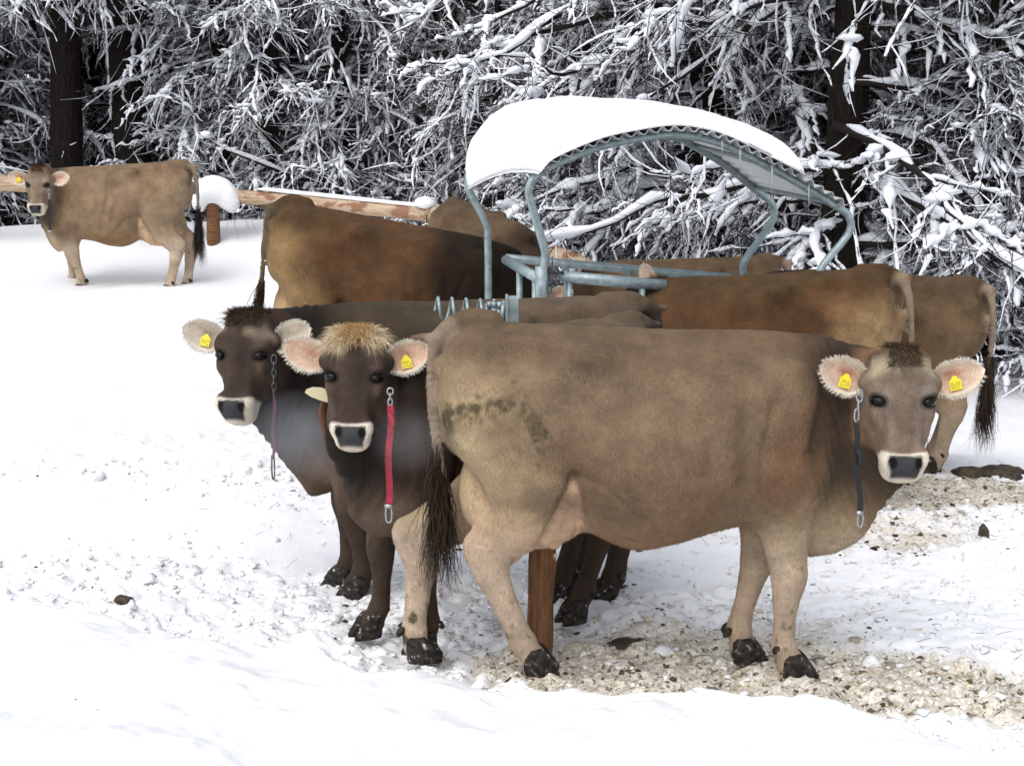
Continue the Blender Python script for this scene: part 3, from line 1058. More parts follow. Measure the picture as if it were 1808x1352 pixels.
p4 = at(-60, 318, 19.6)
log('post', [(p4.x, 19.7, gz(p4.x, 19.7) - .3), (p4.x, 19.7, p4.z + .1)], (.085, .075), M_WOOD)


def snow_blob(name, prims, label, vox=.03, mat=None, k=.08):
    prims = [(np.array(c, dtype=float), np.array(r, dtype=float)) for c, r in prims]
    lo = np.min([c - r for c, r in prims], 0) - .1
    hi = np.max([c + r for c, r in prims], 0) + .1
    f = Field(lo, hi, vox)
    for c, r in prims: f.ell(c, r, k=k)
    V, Q = f.mesh()
    V = V + vert_normals(V, Q) * ((.02 if k > .05 else .006) * fbm(V * 6, 3, 5))[:, None]
    return tag(mesh_obj(name, V, Q, None, mat or M_SNOW), label, 'snow')


pt = np.array(p_top)
snow_blob('snow_cap', [(pt + [.03, -.02, .13], (.20, .17, .15)), (pt + [.19, -.03, .03], (.12, .14, .15)), (pt + [-.14, -.02, .0], (.10, .14, .16)), (pt + [.26, -.03, -.05], (.06, .1, .10)), (pt + [.06, 0, .08], (.15, .14, .09))],
          'round cap of snow drooping over the fence post behind the pale cow')
a_, b_ = np.array(at(470, 345, 19.3)), np.array(at(770, 377, 18.35))
pr = [(a_ + (b_ - a_) * f + [0, 0, .072], (.13, .055, .022)) for f in np.linspace(0, 1, 26)]
pr += [(np.array(at(752, 372, 18.35)) + [0, -.02, .09], (.13, .1, .07))]
snow_blob('rail_snow', pr, 'thin ridge of snow lying along the log rail of the fence', vox=.02, k=.012)
# ------------------------------------------------------------------ cow materials
def coat_material():
    m = new_mat('cow_coat', (.2, .13, .08), .85, spec=.12)
    t = NT(m)
    a = t.n('ShaderNodeAttribute')
    a.attribute_name = 'coat'
    co = t.coord('Object')
    n1 = t.noise(co, 9, 5, .65)
    n2 = t.noise(t.coord('Object', (40, 40, 9)), 6, 3, .6)
    v1 = t.ramp(n1, [(.25, (.66, .65, .64)), (.75, (1.30, 1.27, 1.22))])
    v2 = t.ramp(n2, [(.3, (.74, .74, .74)), (.7, (1.22, 1.21, 1.19))])
    t.base(t.mix(1.0, t.mix(1.0, a.outputs['Color'], v1, 'MULTIPLY'), v2, 'MULTIPLY'))
    t.bump(n2, .35, .004)
    t.b.inputs['Sheen Weight'].default_value = .02
    t.b.inputs['Sheen Roughness'].default_value = .5
    return m


def hair_material():
    m = new_mat('cow_hair', (.2, .13, .08), .7, spec=.15)
    t = NT(m)
    a = t.n('ShaderNodeAttribute')
    a.attribute_name = 'coat'
    t.base(a.outputs['Color'])
    return m


M_COAT = coat_material()
M_HAIR = hair_material()
M_EYE = new_mat('eye_dark', (.004, .0035, .003), .22, spec=.22)
M_HOOF = new_mat('hoof_horn', (.022, .018, .014), .7, spec=.25)
_t = NT(M_HOOF)
_t.base(_t.ramp(_t.noise(_t.coord(), 40, 4), [(.4, (.008, .007, .006)), (.62, (.045, .035, .026)), (.72, (.5, .5, .5))]))
_t.bump(_t.noise(_t.coord(), 90, 3), .4, .004)
M_TAG = new_mat('yellow_plastic', (.78, .62, .015), .45)
M_TAGINK = new_mat('black_print', (.02, .02, .02), .6)


def Rz(a):
    c, s = math.cos(a), math.sin(a)
    return np.array([[c, -s, 0], [s, c, 0], [0, 0, 1.0]])


TORSO = [  # x, top, bottom, half width, height of the widest point
    (-.775, 1.19, 1.06, .05, 1.12), (-.75, 1.29, .96, .13, 1.14), (-.70, 1.36, .90, .18, 1.14), (-.60, 1.405, .86, .215, 1.13),
    (-.48, 1.405, .83, .235, 1.14), (-.34, 1.395, .73, .26, 1.12), (-.18, 1.385, .59, .30, 1.02), (0, 1.37, .51, .355, .93),
    (.16, 1.36, .525, .365, .92), (.32, 1.362, .575, .335, .94), (.46, 1.358, .60, .285, .96), (.58, 1.345, .59, .25, .94),
    (.70, 1.29, .57, .21, .92), (.80, 1.22, .66, .145, .92), (.86, 1.1, .75, .08, .92)]

STRAND_CACHE = {}


def strands(name, roots, dirs, length, width, cols, parent, seg=3, bend=(0, 0, -1), bendk=.3, curl=0.0, rng=None, wave=0.0, normals=None, mat=None):
    """tapering ribbons of hair, one mesh"""
    n = len(roots)
    rng = rng or np.random.default_rng(1)
    length = np.broadcast_to(length, (n,))
    bend = np.asarray(bend, dtype=float)
    side = np.cross(dirs, rng.normal(size=(n, 3)) if normals is None else normals + rng.normal(size=(n, 3)) * .25)
    side /= np.linalg.norm(side, axis=1)[:, None] + 1e-9
    wob = np.cross(dirs, side)
    ph = rng.uniform(0, 6.28, n)
    V = []
    for i in range(seg + 1):
        t = i / seg
        c = roots + dirs * (length * t)[:, None] + bend * (length * bendk * t * t)[:, None]
        if wave: c = c + (side * np.sin(ph + t * 7)[:, None] + wob * np.cos(ph * 1.7 + t * 6)[:, None]) * wave * t
        if curl: c = c + side * (curl * length * t * t)[:, None]
        w = width * (1 - t) ** .7
        if i < seg:
            V += [c - side * w, c + side * w]
        else:
            V += [c]
    k = 2 * seg + 1
    V = np.stack(V, 1).reshape(-1, 3)
    b = np.arange(n)[:, None] * k
    Q = np.concatenate([b + np.array([[2 * i, 2 * i + 1, 2 * i + 3, 2 * i + 2]]) for i in range(seg - 1)]) if seg > 1 else None
    T = b + np.array([[2 * seg - 2, 2 * seg - 1, 2 * seg]])
    col = np.repeat(np.broadcast_to(cols, (n, 3)), k, 0)
    nn = None if normals is None else np.repeat(normals, k, 0)
    return mesh_obj(name, V, Q, T, mat or M_HAIR, parent, col=col, normals=nn)


def make_cow(label, group, pos, yaw, k=1.0, vox=.009, pal=None, feet=None, hocks=None, head=None, tail=None, pitch=0.0,
             udder=True, tags=(1, 1), fur=0, seed=0, neck_mid=None, ears=None, hs=1.0, poll='dark', grime=0.0, face_ring=True, hind_swing=0.0, belly=0.0,
             hip=1.0):
    rng = np.random.default_rng(seed)
    R3 = Matrix.Rotation(yaw, 3, 'Z') @ Matrix.Rotation(pitch, 3, 'Y')
    Rn = np.array(R3)
    pos = np.array(pos, dtype=float)
    root = empty('cow', pos, label, 'cow', group)
    root.rotation_euler = R3.to_euler()
    root.scale = (k, k, k)
    loc = lambda w: (np.array(w, dtype=float) - pos) @ Rn / k       # world -> cow
    dloc = lambda w: np.array(w, dtype=float) @ Rn
    dflt = {'FR': (.62, -.11, 0), 'FL': (.62, .11, 0), 'HR': (-.43, -.13, 0), 'HL': (-.43, .13, 0)}
    F = {q: np.array(v, dtype=float) for q, v in dflt.items()}
    for q, v in (feet or {}).items(): F[q] = loc(v)
    hocks = hocks or {}
    # head frame
    fw_ = head.get('wide', 1.0)
    p0 = loc(head['poll']) if 'poll' in head else np.array(head['lp'], dtype=float)
    a = (loc(head['muzzle']) if 'muzzle' in head else np.array(head['lm'], dtype=float)) - p0
    a /= np.linalg.norm(a)
    n = dloc(head['n']) if 'n' in head else np.array((.7, 0, .7))
    n = n - a * (n @ a)
    n /= np.linalg.norm(n)
    w = np.cross(n, a)
    RH = np.array([a, w, n])
    LA = .87                                                        # this breed's short face
    H = lambda x, y, z: p0 + hs * (a * (x * LA) + w * y + n * z)
    lo = np.array([-.92, -.46, -.02])
    hi = np.array([1.0, .46, 1.5])
    for q in F.values():
        lo = np.minimum(lo, q - .2)
        hi = np.maximum(hi, q + np.array([.2, .2, .1]))
    for q in (H(-.08, .16, 0), H(-.08, -.16, 0), H(.56, .12, .05), H(.56, -.12, .05), H(.3, 0, -.3), H(0, 0, -.25)):
        lo = np.minimum(lo, q - .06)
        hi = np.maximum(hi, q + .06)
    f = Field(lo, hi, vox)
    TS = [list(r) for r in TORSO]
    for r in TS:
        r[2] -= belly * math.exp(-((r[0] - .1) / .3) ** 2)
        r[3] += belly * .6 * math.exp(-((r[0] - .1) / .3) ** 2)
    f.torso(TS)
    for s in (-1, 1):
        f.ell((-.20, s * .232, 1.318), (.085, .055, .05), k=.085)                 # hook bone
        f.ell((-.725, s * .12, 1.27), (.06, .045, .055), k=.045)                  # pin bone
        f.ell((-.47, s * .155, 1.10), (.24, .125, .28), k=.06)                 # thigh
        f.ell((-.36, s * .195, .92), (.135, .09, .18), k=.05)                   # stifle
        f.ell((.55, s * .20, 1.02), (.13, .07, .29), R=[[.93, 0, -.36], [0, 1, 0], [.36, 0, .93]], k=.06)   # shoulder blade
        f.ell((.60, s * .19, .82), (.12, .08, .14), k=.06)                     # shoulder point
        f.ell((-.03, s * .325, 1.19), (.14, .07, .10), k=.10, sub=True)       # flank hollow
        f.ell((-.45, s * .235, 1.33), (.16, .055, .06), k=.07, sub=True)       # hollow between hook and pin
        f.ell((-.205, s * .33, .80), (.045, .085, .15), R=[[.94, 0, .34], [0, 1, 0], [-.34, 0, .94]], k=.05, sub=True)         # flank fold
        f.ell((.425, s * .365, .90), (.03, .065, .24), k=.045, sub=True)
        f.ell((.735, s * .24, 1.02), (.03, .06, .2), R=[[.93, 0, -.36], [0, 1, 0], [.36, 0, .93]], k=.05, sub=True)
        for rx_ in (.0, .10, .20, .30):
            f.ell((rx_, s * .42, .93), (.022, .055, .22), R=[[.96, 0, .28], [0, 1, 0], [-.28, 0, .96]], k=.05, sub=True)           # behind the shoulder
    f.ell((-.28, 0, 1.365), (.6, .06, .035), k=.05)                             # spine
    f.ell((.52, 0, 1.315), (.34, .08, .05), k=.06)                              # withers
    f.ell((.72, 0, .66), (.13, .11, .14), k=.08)                               # brisket
    if udder:
        f.ell((-.385, 0, .675), (.225, .175, .17), k=.045)
        f.ell((-.57, 0, .74), (.12, .13, .18), k=.04)
        for sx, sy in ((-.46, .07), (-.46, -.07), (-.30, .07), (-.30, -.07)):
            f.sweep([(sx, sy, .56), (sx, sy, .53), (sx, sy, .49)], [.02, .017, .012], [.02, .017, .012], (1, 0, 0), k=.02)
    # legs
    for q, ft in F.items():
        s = -1 if q[1] == 'R' else 1
        if q[0] == 'F':
            sh = np.array([.60, s * .17, .86])
            dx, dy, fz = ft[0] - .62, ft[1] - s * .11, ft[2]
            J = [(.60, .17, .88), (.575, .165, .75), (.60, .145, .62), (.618, .128, .50), (.625, .12, .415), (.618, .115, .33), (.614, .112, .24), (.612, .11, .15), (.615, .11, .115), (.632, .11, .075), (.645, .11, .045)]
            ra = [.16, .13, .105, .083, .074, .057, .045, .047, .054, .050, .056]
            rb = [.09, .08, .070, .060, .058, .046, .039, .043, .050, .047, .054]
            Pt = []
            for (x, y, z) in J:
                m = np.clip(1 - z / .85, 0, 1)
                Pt.append((x + dx * m, s * y + dy * m, z + fz * m))
        else:
            dx, dy, fz = ft[0] + .43, ft[1] - s * .13, ft[2]
            hx = hocks.get(q, dx * .75)
            J = [(-.44, .16, .98, 0), (-.415, .165, .84, .1), (-.43, .155, .73, .3), (-.475, .145, .63, .6), (-.535, .135, .545, .9), (-.565, .13, .48, 1.0), (-.552, .13, .40, 1.0), (-.522, .13, .30, 0), (-.492, .13, .20, 0), (-.475, .13, .14, 0), (-.463, .13, .11, 0), (-.445, .13, .075, 0), (-.43, .13, .045, 0)]
            ra = [.22, .18, .155, .128, .105, .090, .072, .056, .050, .053, .058, .052, .056]
            rb = [.115, .115, .10, .082, .062, .056, .052, .043, .040, .044, .052, .048, .054]
            Pt = []
            for (x, y, z, hm) in J:
                m = np.clip(1 - z / .95, 0, 1)
                if z < .40:
                    g = (.40 - z) / .355
                    X = x + hx * (1 - g) + dx * g
                else:
                    X = x + hx * hm
                Pt.append((X, s * y + dy * m, z + fz * m))
            hk = Pt[5]
            f.ell((hk[0] - .062, hk[1], hk[2] + .055), (.040, .028, .05), k=.025)
        m = 60
        Ps = spline(Pt, m)
        tt = np.linspace(0, 1, len(ra))
        ts = np.linspace(0, 1, m)
        f.sweep(Ps, np.interp(ts, tt, ra), np.interp(ts, tt, rb), (1, 0, 0), k=.035)
        if q[0] == 'F':
            kn = spline(Pt, 101)[40]
            f.ell(kn + np.array([.022, 0, 0]), (.042, .05, .06), k=.02)
    # neck
    nb = H(.10, 0, -.13)
    mid = p0 * .5 + np.array([.35, 0, .45]) if neck_mid is None else (loc(neck_mid) if isinstance(neck_mid, Vector) else np.array(neck_mid, dtype=float))
    NP = spline([(.52, 0, 1.03), (.70, 0, 1.0), mid, nb * .62 + mid * .38, nb], 26)
    ts = np.linspace(0, 1, 26)
    f.sweep(NP, np.interp(ts, [0, .3, .6, .85, 1], [.27, .285, .235, .175, .13]), np.interp(ts, [0, .3, .6, .85, 1], [.19, .155, .12, .105, .095]),
            (0, 0, 1), k=.06)
    # dewlap
    tb = H(.30, 0, -.2)
    DW = spline([(.74, 0, .62), mid * .9 + np.array([.02, 0, -.29]), mid * .45 + tb * .55 + np.array([0, 0, -.1]), tb], 40)
    f.sweep(DW, np.interp(np.linspace(0, 1, 40), [0, .5, 1], [.13, .10, .06]), .04, (0, 0, 1), k=.08, rt=.05)
    # skull
    A_ = np.array([0.015, .05, .10, .16, .22, .29, .36, .41, .45, .475, .495]) * hs
    hw = np.interp(A_ / hs, [0, .06, .12, .19, .27, .35, .42, .47, .515], [.094, .112, .121, .122, .103, .082, .077, .083, .070]) * hs * fw_
    hn = np.interp(A_ / hs, [0, .06, .12, .19, .27, .35, .42, .47, .515], [.075, .095, .11, .118, .11, .092, .082, .075, .05]) * hs
    cn = np.interp(A_ / hs, [0, .06, .12, .19, .27, .35, .42, .47, .515], [-.085, -.095, -.105, -.112, -.115, -.102, -.092, -.088, -.08])
    aa = np.linspace(A_[0], A_[-1], 40)
    HP = np.array([H(x / hs, 0, np.interp(x, A_, cn)) for x in aa])
    f.sweep(HP, np.interp(aa, A_, hw), np.interp(aa, A_, hn), w, k=.04, rt=.038 * hs, p=2.35)
    JP = np.array([H(x, 0, z) for x, z in zip(np.linspace(.14, .47, 12), np.linspace(-.205, -.125, 12))])
    f.sweep(JP, np.linspace(.062, .052, 12) * hs, np.linspace(.06, .045, 12) * hs, w, k=.035)
    f.ell(H(.01, 0, -.065), np.array([.035, .080, .055]) * hs, R=RH, k=.04)
    for s in (-1, 1):
        f.ell(H(.22, s * .072, -.165), np.array([.13, .045, .085]) * hs, R=RH, k=.04)    # cheek
        f.ell(H(.150, s * .100, -.042), np.array([.048, .028, .032]) * hs, R=RH, k=.03)  # brow
        f.ell(H(.245, s * .098, -.062), np.array([.035, .018, .026]) * hs, R=RH, k=.025)  # lower lid
        f.ell(H(.206, s * .104, -.016), np.array([.022, .024, .020]) * hs, R=RH, k=.02, sub=True)
        f.ell(H(.32, s * .062, -.0), np.array([.09, .022, .018]) * hs, R=RH, k=.04, sub=True)
        f.ell(H(.44, s * .055, -.035), np.array([.04, .034, .04]) * hs, R=RH, k=.025)
        f.ell(H(.468, s * .050, -.002), np.array([.022, .013, .022]) * hs, R=RH, k=.012, sub=True)   # nostril
        f.ell(H(.118, s * .115, -.10), np.array([.034, .04, .03]) * hs, R=RH, k=.03)        # ear base
    f.ell(H(.47, 0, -.04), np.array([.04, .06, .05]) * hs, R=RH, k=.025)                  # nose pad
    f.ell(H(.485, 0, -.105), np.array([.032, .055, .045]) * hs, R=RH, k=.02)              # lower lip
    # tail
    TP = tail or [(-.58, 0, 1.385), (-.71, 0, 1.39), (-.795, 0, 1.335), (-.83, 0, 1.22), (-.835, 0, 1.05), (-.82, 0, .85), (-.81, 0, .72)]
    TPs = spline(TP, 40)
    f.sweep(TPs, np.interp(np.linspace(0, 1, 40), [0, .2, .5, 1], [.05, .036, .024, .017]), np.interp(np.linspace(0, 1, 40), [0, .2, .5, 1], [.06, .040, .025, .018]), (0, 1, 0), k=.025)
    V, Q = f.mesh()
    N = vert_normals(V, Q)
    hq = (V - p0) / hs
    away = 1 - sstep(-.34, -.26, hq @ n) * sstep(.24, .18, np.abs(hq @ w))
    dsp = .0065 * fbm(V * 5.5 + seed, 3, seed + 21) + .0022 * fbm(V * 17, 2, seed + 22)
    wr = sstep(.66, .80, V[:, 0]) * sstep(.6, .75, V[:, 2])
    dsp = dsp + wr * .0045 * np.sin((V[:, 0] * .95 + V[:, 2] * .35 + .03 * fbm(V * 6, 2, 3)) * 150)
    for line, dep, wid in (([(-.235, .86), (-.29, .70), (-.36, .57), (-.37, .50)], .020, .016), ([(-.235, .86), (-.205, .72), (-.215, .58)], .012, .014),
                           ([(-.24, .85), (-.13, .83), (.0, .72), (.12, .62)], .008, .018), ([(.53, 1.15), (.49, .95), (.50, .80), (.545, .66)], .014, .018),
                           ([(.74, 1.25), (.70, 1.0), (.73, .78)], .010, .02), ([(-.05, .60), (.1, .565), (.25, .60)], .005, .012)):
        LP = spline(line, 30)
        bx = np.flatnonzero((V[:, 0] > LP[:, 0].min() - .06) & (V[:, 0] < LP[:, 0].max() + .06) & (V[:, 2] > LP[:, 1].min() - .06) & (V[:, 2] < LP[:, 1].max() + .06) & (np.abs(V[:, 1]) > .06))
        if len(bx):
            gd = np.min(np.hypot(V[bx, 0][:, None] - LP[None, :, 0], V[bx, 2][:, None] - LP[None, :, 1]), axis=1)
            dsp[bx] -= dep * np.exp(-(gd / wid) ** 2)
    V = V + N * (dsp * away)[:, None]
    N = vert_normals(V, Q)
    # ---- colour of the coat
    P = pal
    nz = fbm(V * 2.6 + seed * 7.7, 4, seed)
    nf = fbm(V * 11 + seed, 3, seed + 5)
    X, Y, Z = V.T
    x2 = X + .06 * nz
    z2 = Z + .07 * nz
    mixc = lambda c, d, t: c * (1 - t[:, None]) + np.array(d)[None, :] * t[:, None]
    c = np.tile(np.array(P['side']), (len(V), 1))
    c = mixc(c, P['back'], sstep(1.18, 1.36, z2) * .8)
    rb = np.exp(-((X - .62) / .22) ** 2 - ((Z - .92) / .3) ** 2) * sstep(-.35, .25, nz)
    rb2 = np.exp(-((X - .15) / .55) ** 2 - ((Z - .72) / .22) ** 2) * sstep(-.2, .5, nz) * .6
    c = mixc(c, P['rust'], np.clip(rb + rb2, 0, 1) * .6)
    c = mixc(c, P['light'], sstep(-.34, -.70, x2) * sstep(1.36, 1.15, Z) * .75)
    c = mixc(c, P['light'], sstep(-.20, -.45, x2) * sstep(1.12, .85, z2) * .6)           # buttocks
    c = mixc(c, P['light'], sstep(.80, .62, Z + .05 * nz + .25 * np.exp(-((X + .35) / .18) ** 2)) * sstep(.42, .1, np.abs(X - .05) * .6 + .0) * .0)
    legs = sstep(.70, .50, Z)
    onbelly = np.exp(-((X - .1) / .33) ** 4)
    c = mixc(c, P['leg'], legs * (1 - onbelly * sstep(.48, .56, Z)))
    c = mixc(c, P['belly'], onbelly * sstep(.78, .58, z2) * .8)
    if udder:
        ud = np.exp(-(((X + .42) / .28) ** 2 + (Y / .20) ** 2 + ((Z - .67) / .21) ** 2) ** 2)
        c = mixc(c, P['udder'], np.clip(ud * 1.25, 0, 1))
        zz_ = np.clip((.85 - Z) / .33, 0, 1)
        fl = sstep(.015, -.005, (-.235 - .13 * zz_) - X) * sstep(.015, -.01, X - (-.235 + .035 * np.sin(zz_ * 2.6))) * sstep(.86, .82, Z) * sstep(.44, .5, Z)
        c = mixc(c, P['udder'], np.clip(fl, 0, 1) * .95)
    nr_ = fbm(V * 3.3 + 40 + seed, 4, seed + 31)
    c = mixc(c, P['rust'], sstep(.0, .5, nr_) * P.get('rustn', .2) * sstep(.55, .75, Z))
    c = mixc(c, np.array(P['side']) * .62, sstep(.05, .5, fbm(V * 4.1 + 70 + seed, 4, seed + 33)) * .55 * sstep(.55, .75, Z))
    # neck
    dkx = P.get('darkx', .60)
    ntk = sstep(dkx, dkx + .22, x2 + .12 * (Z - 1.0))
    c = mixc(c, P['neck'], ntk * sstep(.62, .85, Z) * P.get('neckk', .9))
    c = mixc(c, P['light'], np.exp(-((X - .72) / .16) ** 2 - ((Z - .60) / .13) ** 2) * P.get('chestk', .6))
    if 'rear' in P: c = mixc(c, P['rear'], sstep(.30, -.30, x2) * sstep(.75, .95, Z) * .85)
    # head
    hv = (V - p0) / hs
    ha, hwd, hn_ = hv @ a / LA, hv @ w, hv @ n
    inh = sstep(-.26, -.19, hn_ - .07 * sstep(.34, .42, ha)) * sstep(-.10, -.04, ha) * sstep(.175, .145, np.abs(hwd) + .045 * sstep(.34, .42, ha)) * sstep(.62, .58, ha) * sstep(.10, .06, hn_)
    hc = np.tile(np.array(P['face']), (len(V), 1))
    hc = mixc(hc, P['faceside'], sstep(.055, .10, np.abs(hwd)) * sstep(.15, .3, ha) * .8)
    nh2 = fbm(hv * 22 + seed, 3, seed + 3)
    hc = hc * (1 + .22 * nh2 + .25 * np.exp(-((np.abs(hwd) - .05) / .018) ** 2) * sstep(.2, .3, ha) - .22 * np.exp(-((np.abs(hwd) - .066) / .012) ** 2) * sstep(.24, .3, ha) * sstep(.42, .38, ha))[:, None]  # mottled face; nose bridge shading painted in as pale edges and dark flanks
    hc = mixc(hc, P['eyering'], np.exp(-((ha - .19) / .05) ** 2 - ((np.abs(hwd) - .085) / .035) ** 2) * P.get('eyek', .7))
    sg_ = np.where(hwd < 0, -1.0, 1.0)
    dvec = (V - p0) / hs - (a * (.206 * LA) + n * -.034)[None] - (w * .0945)[None] * sg_[:, None]
    et_ = w[None] * (.70 * sg_[:, None]) - n[None] * .66 - a[None] * .26
    ena = a[None] * .95 + w[None] * (.2 * sg_[:, None])
    lid = np.exp(-(((dvec * et_).sum(1) / .040) ** 2 + ((dvec * ena).sum(1) / .026) ** 2) ** 2) * sstep(.05, .04, np.linalg.norm(dvec, axis=1))
    hc = mixc(hc, (.016, .012, .010), np.clip(lid * 1.1, 0, .95))
    hc = mixc(hc, P['brow'], np.exp(-((ha - .055 - .05 * nf) / .042) ** 2) * sstep(-.10, -.05, hn_) * P.get('browk', .8) * sstep(.0, .07, np.abs(hwd) + .03 * nf))
    hc = mixc(hc, P['poll'], sstep(.035, -.005, ha + .015 * nf))
    hc = mixc(hc, P['jaw'], sstep(-.12, -.19, hn_) * .8)
    mz = sstep(.405, .422, ha + .018 * (np.abs(hwd) / .08) ** 2 * 0 + .006 * nf - .02 * (1 - (np.abs(hwd) / .09) ** 2))
    hc = mixc(hc, (.62, .57, .48), mz)
    npad = sstep(.436, .444, ha) * sstep(.064, .058, np.abs(hwd) + .25 * np.maximum(ha - .47, 0)) * sstep(-.085, -.07, hn_ + .0) * sstep(.535, .52, ha)
    hc = mixc(hc, (.042, .043, .048), npad)
    nos = np.exp(-(((ha - .468) / .024) ** 2 + ((np.abs(hwd) - .047) / .015) ** 2 + ((hn_ + .005) / .035) ** 2) ** 2)
    hc = mixc(hc, (.006, .006, .006), np.clip(nos * 2.0, 0, 1))
    mo = np.exp(-((hn_ + .088) / .006) ** 2) * sstep(.42, .46, ha)
    hc = mixc(hc, (.45, .22, .17), mo * .6)
    c = c * (1 - inh[:, None]) + hc * inh[:, None]
    # tail, grime
    td = np.min(np.linalg.norm(V[:, None, :] - TPs[None, 12::1, :], axis=2), axis=1) if len(V) < 400000 else np.full(len(V), 9.)
    c = mixc(c, P['tail'], sstep(.07, .04, td))
    if grime:
        GL = spline([(-.72, 1.02), (-.70, 1.10), (-.62, 1.13), (-.52, 1.155), (-.44, 1.14), (-.39, 1.07), (-.365, .98)], 40)
        gd = np.min(np.hypot(X[:, None] - GL[None, :, 0], Z[:, None] - GL[None, :, 1]), axis=1)
        nh = fbm(V * 38 + 2, 3, seed + 12)
        g = sstep(.075, .0, gd + .035 * nf) * sstep(-.25, .35, nh + .3 * sstep(.05, 0, gd))
        g2 = sstep(.18, .0, gd) * sstep(.25, .5, nh) * .6
        g3 = sstep(.5, .62, nf) * sstep(.6, .3, Z) * .9
        c = mixc(c, (.055, .045, .025), np.clip((g + g2) * grime + g3, 0, .92))
    # fine speckle of dung on the lower legs
    sp = sstep(.42, .52, fbm(V * 34 + 3, 2, seed + 9)) * sstep(.62, .4, Z) * P.get('spk', .55)
    c = mixc(c, (.03, .022, .014), sp)
    c = np.clip(c, .003, 1)
    # ---- ears
    EV, EQ, EC, nv = [V], [Q], [c], len(V)
    ear_frames = []
    for i, s in enumerate((-1, 1)):
        e = (ears or ({}, {}))[i]
        drop, fwd, L, W, roll = e.get('drop', -.22), e.get('fwd', .15), e.get('L', .20) * hs, e.get('W', .068) * hs, e.get('roll', .25)
        ax = w * s * math.cos(drop) + a * math.sin(drop) + n * fwd
        ax /= np.linalg.norm(ax)
        nn = n + a * roll * .6 - ax * ((n + a * roll * .6) @ ax)
        nn /= np.linalg.norm(nn)
        tw = e.get('twist', 0.0)
        q = np.cross(ax, nn)
        if q @ a < 0: q = -q
        nn, q = nn * math.cos(tw) + q * math.sin(tw), q * math.cos(tw) - nn * math.sin(tw)
        r0 = H(.118, s * .112, -.10)
        nt_, ns_ = 17, 13
        tt = np.linspace(0, 1, nt_)
        ss = np.linspace(-1, 1, ns_)
        T_, S_ = np.meshgrid(tt, ss, indexing='ij')
        prof = np.interp(T_, [0, .12, .3, .55, .75, .9, .97, 1], [.50, .68, .95, 1.0, .80, .46, .22, .04])
        asym = np.where(S_ > 0, 1.08, .92)
        cup = .040 * hs * np.interp(T_, [0, .3, .7, 1], [1.0, 1.0, .55, .1])
        base = r0 + ax * (L * T_)[..., None] + q * (W * prof * asym * S_ * (1 - .12 * (1 - np.abs(S_)) * 0))[..., None]
        inner = base - nn * (cup * (1 - S_ ** 2))[..., None] + nn * (.02 * hs * (T_ - .5))[..., None]
        thick = .010 * hs * (1 - S_ ** 4) + .002
        outer = inner - nn * thick[..., None]
        I = np.arange(nt_ * ns_).reshape(nt_, ns_)
        qi = np.stack([I[:-1, :-1], I[1:, :-1], I[1:, 1:], I[:-1, 1:]], -1).reshape(-1, 4)
        if np.cross(ax, q) @ nn < 0: qi = qi[:, ::-1]
        M = nt_ * ns_
        qo = qi[:, ::-1] + M
        rim = []
        loop = list(I[:, 0]) + list(I[-1, 1:]) + list(I[::-1, -1][1:]) + list(I[0, ::-1][1:])
        for u_, v_ in zip(loop[:-1], loop[1:]): rim.append([u_, v_, v_ + M, u_ + M])
        ev = np.concatenate([inner.reshape(-1, 3), outer.reshape(-1, 3)])
        edge = np.maximum(np.abs(S_), sstep(.75, 1, T_)).ravel()
        ci = np.tile(np.array(P['earin']), (M, 1))
        hot = np.exp(-((T_ - .42) / .2) ** 2 - ((S_ - e.get('hot', -.15)) / .28) ** 2).ravel() * (.75 + .5 * vnoise(np.stack([T_.ravel() * 9, S_.ravel() * 5, T_.ravel() * 0 + i], 1)))
        ci = mixc(ci, P['earhot'], np.clip(hot, 0, 1) * P.get('earhotk', .8))
        ci = mixc(ci, P['earedge'], sstep(.72, .95, edge))
        cob = np.tile(np.array(P['earback']), (M, 1))
        cob = mixc(cob, P['earedge'], sstep(.8, 1, edge) * .7)
        EV.append(ev)
        EQ.append(np.concatenate([qi, qo, np.array(rim)]) + nv)
        EC.append(np.concatenate([ci, cob]))
        nv += len(ev)
        ear_frames.append((r0, ax, nn, q, L, W, inner))
    body = mesh_obj('body', np.concatenate(EV), np.concatenate(EQ), None, M_COAT, root, col=np.concatenate(EC))
    # ---- ear fringe hair
    for i, (r0, ax, nn, q, L, W, inner) in enumerate(ear_frames):
        m = 1100
        ti = rng.uniform(.05, 1, m)
        side = rng.choice([-1, 1], m)
        ii = (ti * 16).astype(int)
        jj = np.where(side < 0, 0, 12)
        rt = inner[ii, jj] + rng.normal(size=(m, 3)) * .003
        dr = q[None] * (side * (1 - ti * .7))[:, None] + ax[None] * (.35 + ti)[:, None] + rng.normal(size=(m, 3)) * .25 + nn[None] * .15
        m2 = 260
        i2 = rng.integers(1, 13, m2)
        j2 = rng.integers(1, 12, m2)
        rt = np.concatenate([rt, inner[i2, j2]])
        dr = np.concatenate([dr, ax[None] * .8 + nn[None] * .35 + q[None] * ((j2 - 6) / 6 * .5)[:, None] + rng.normal(size=(m2, 3)) * .2])
        dr /= np.linalg.norm(dr, axis=1)[:, None]
        strands('ear_hair', rt, dr, rng.uniform(.004, .015, len(rt)) * hs, .0009, np.array(P['earedge']) * rng.uniform(.75, 1.05, (len(rt), 1)), root, seg=2, rng=rng)
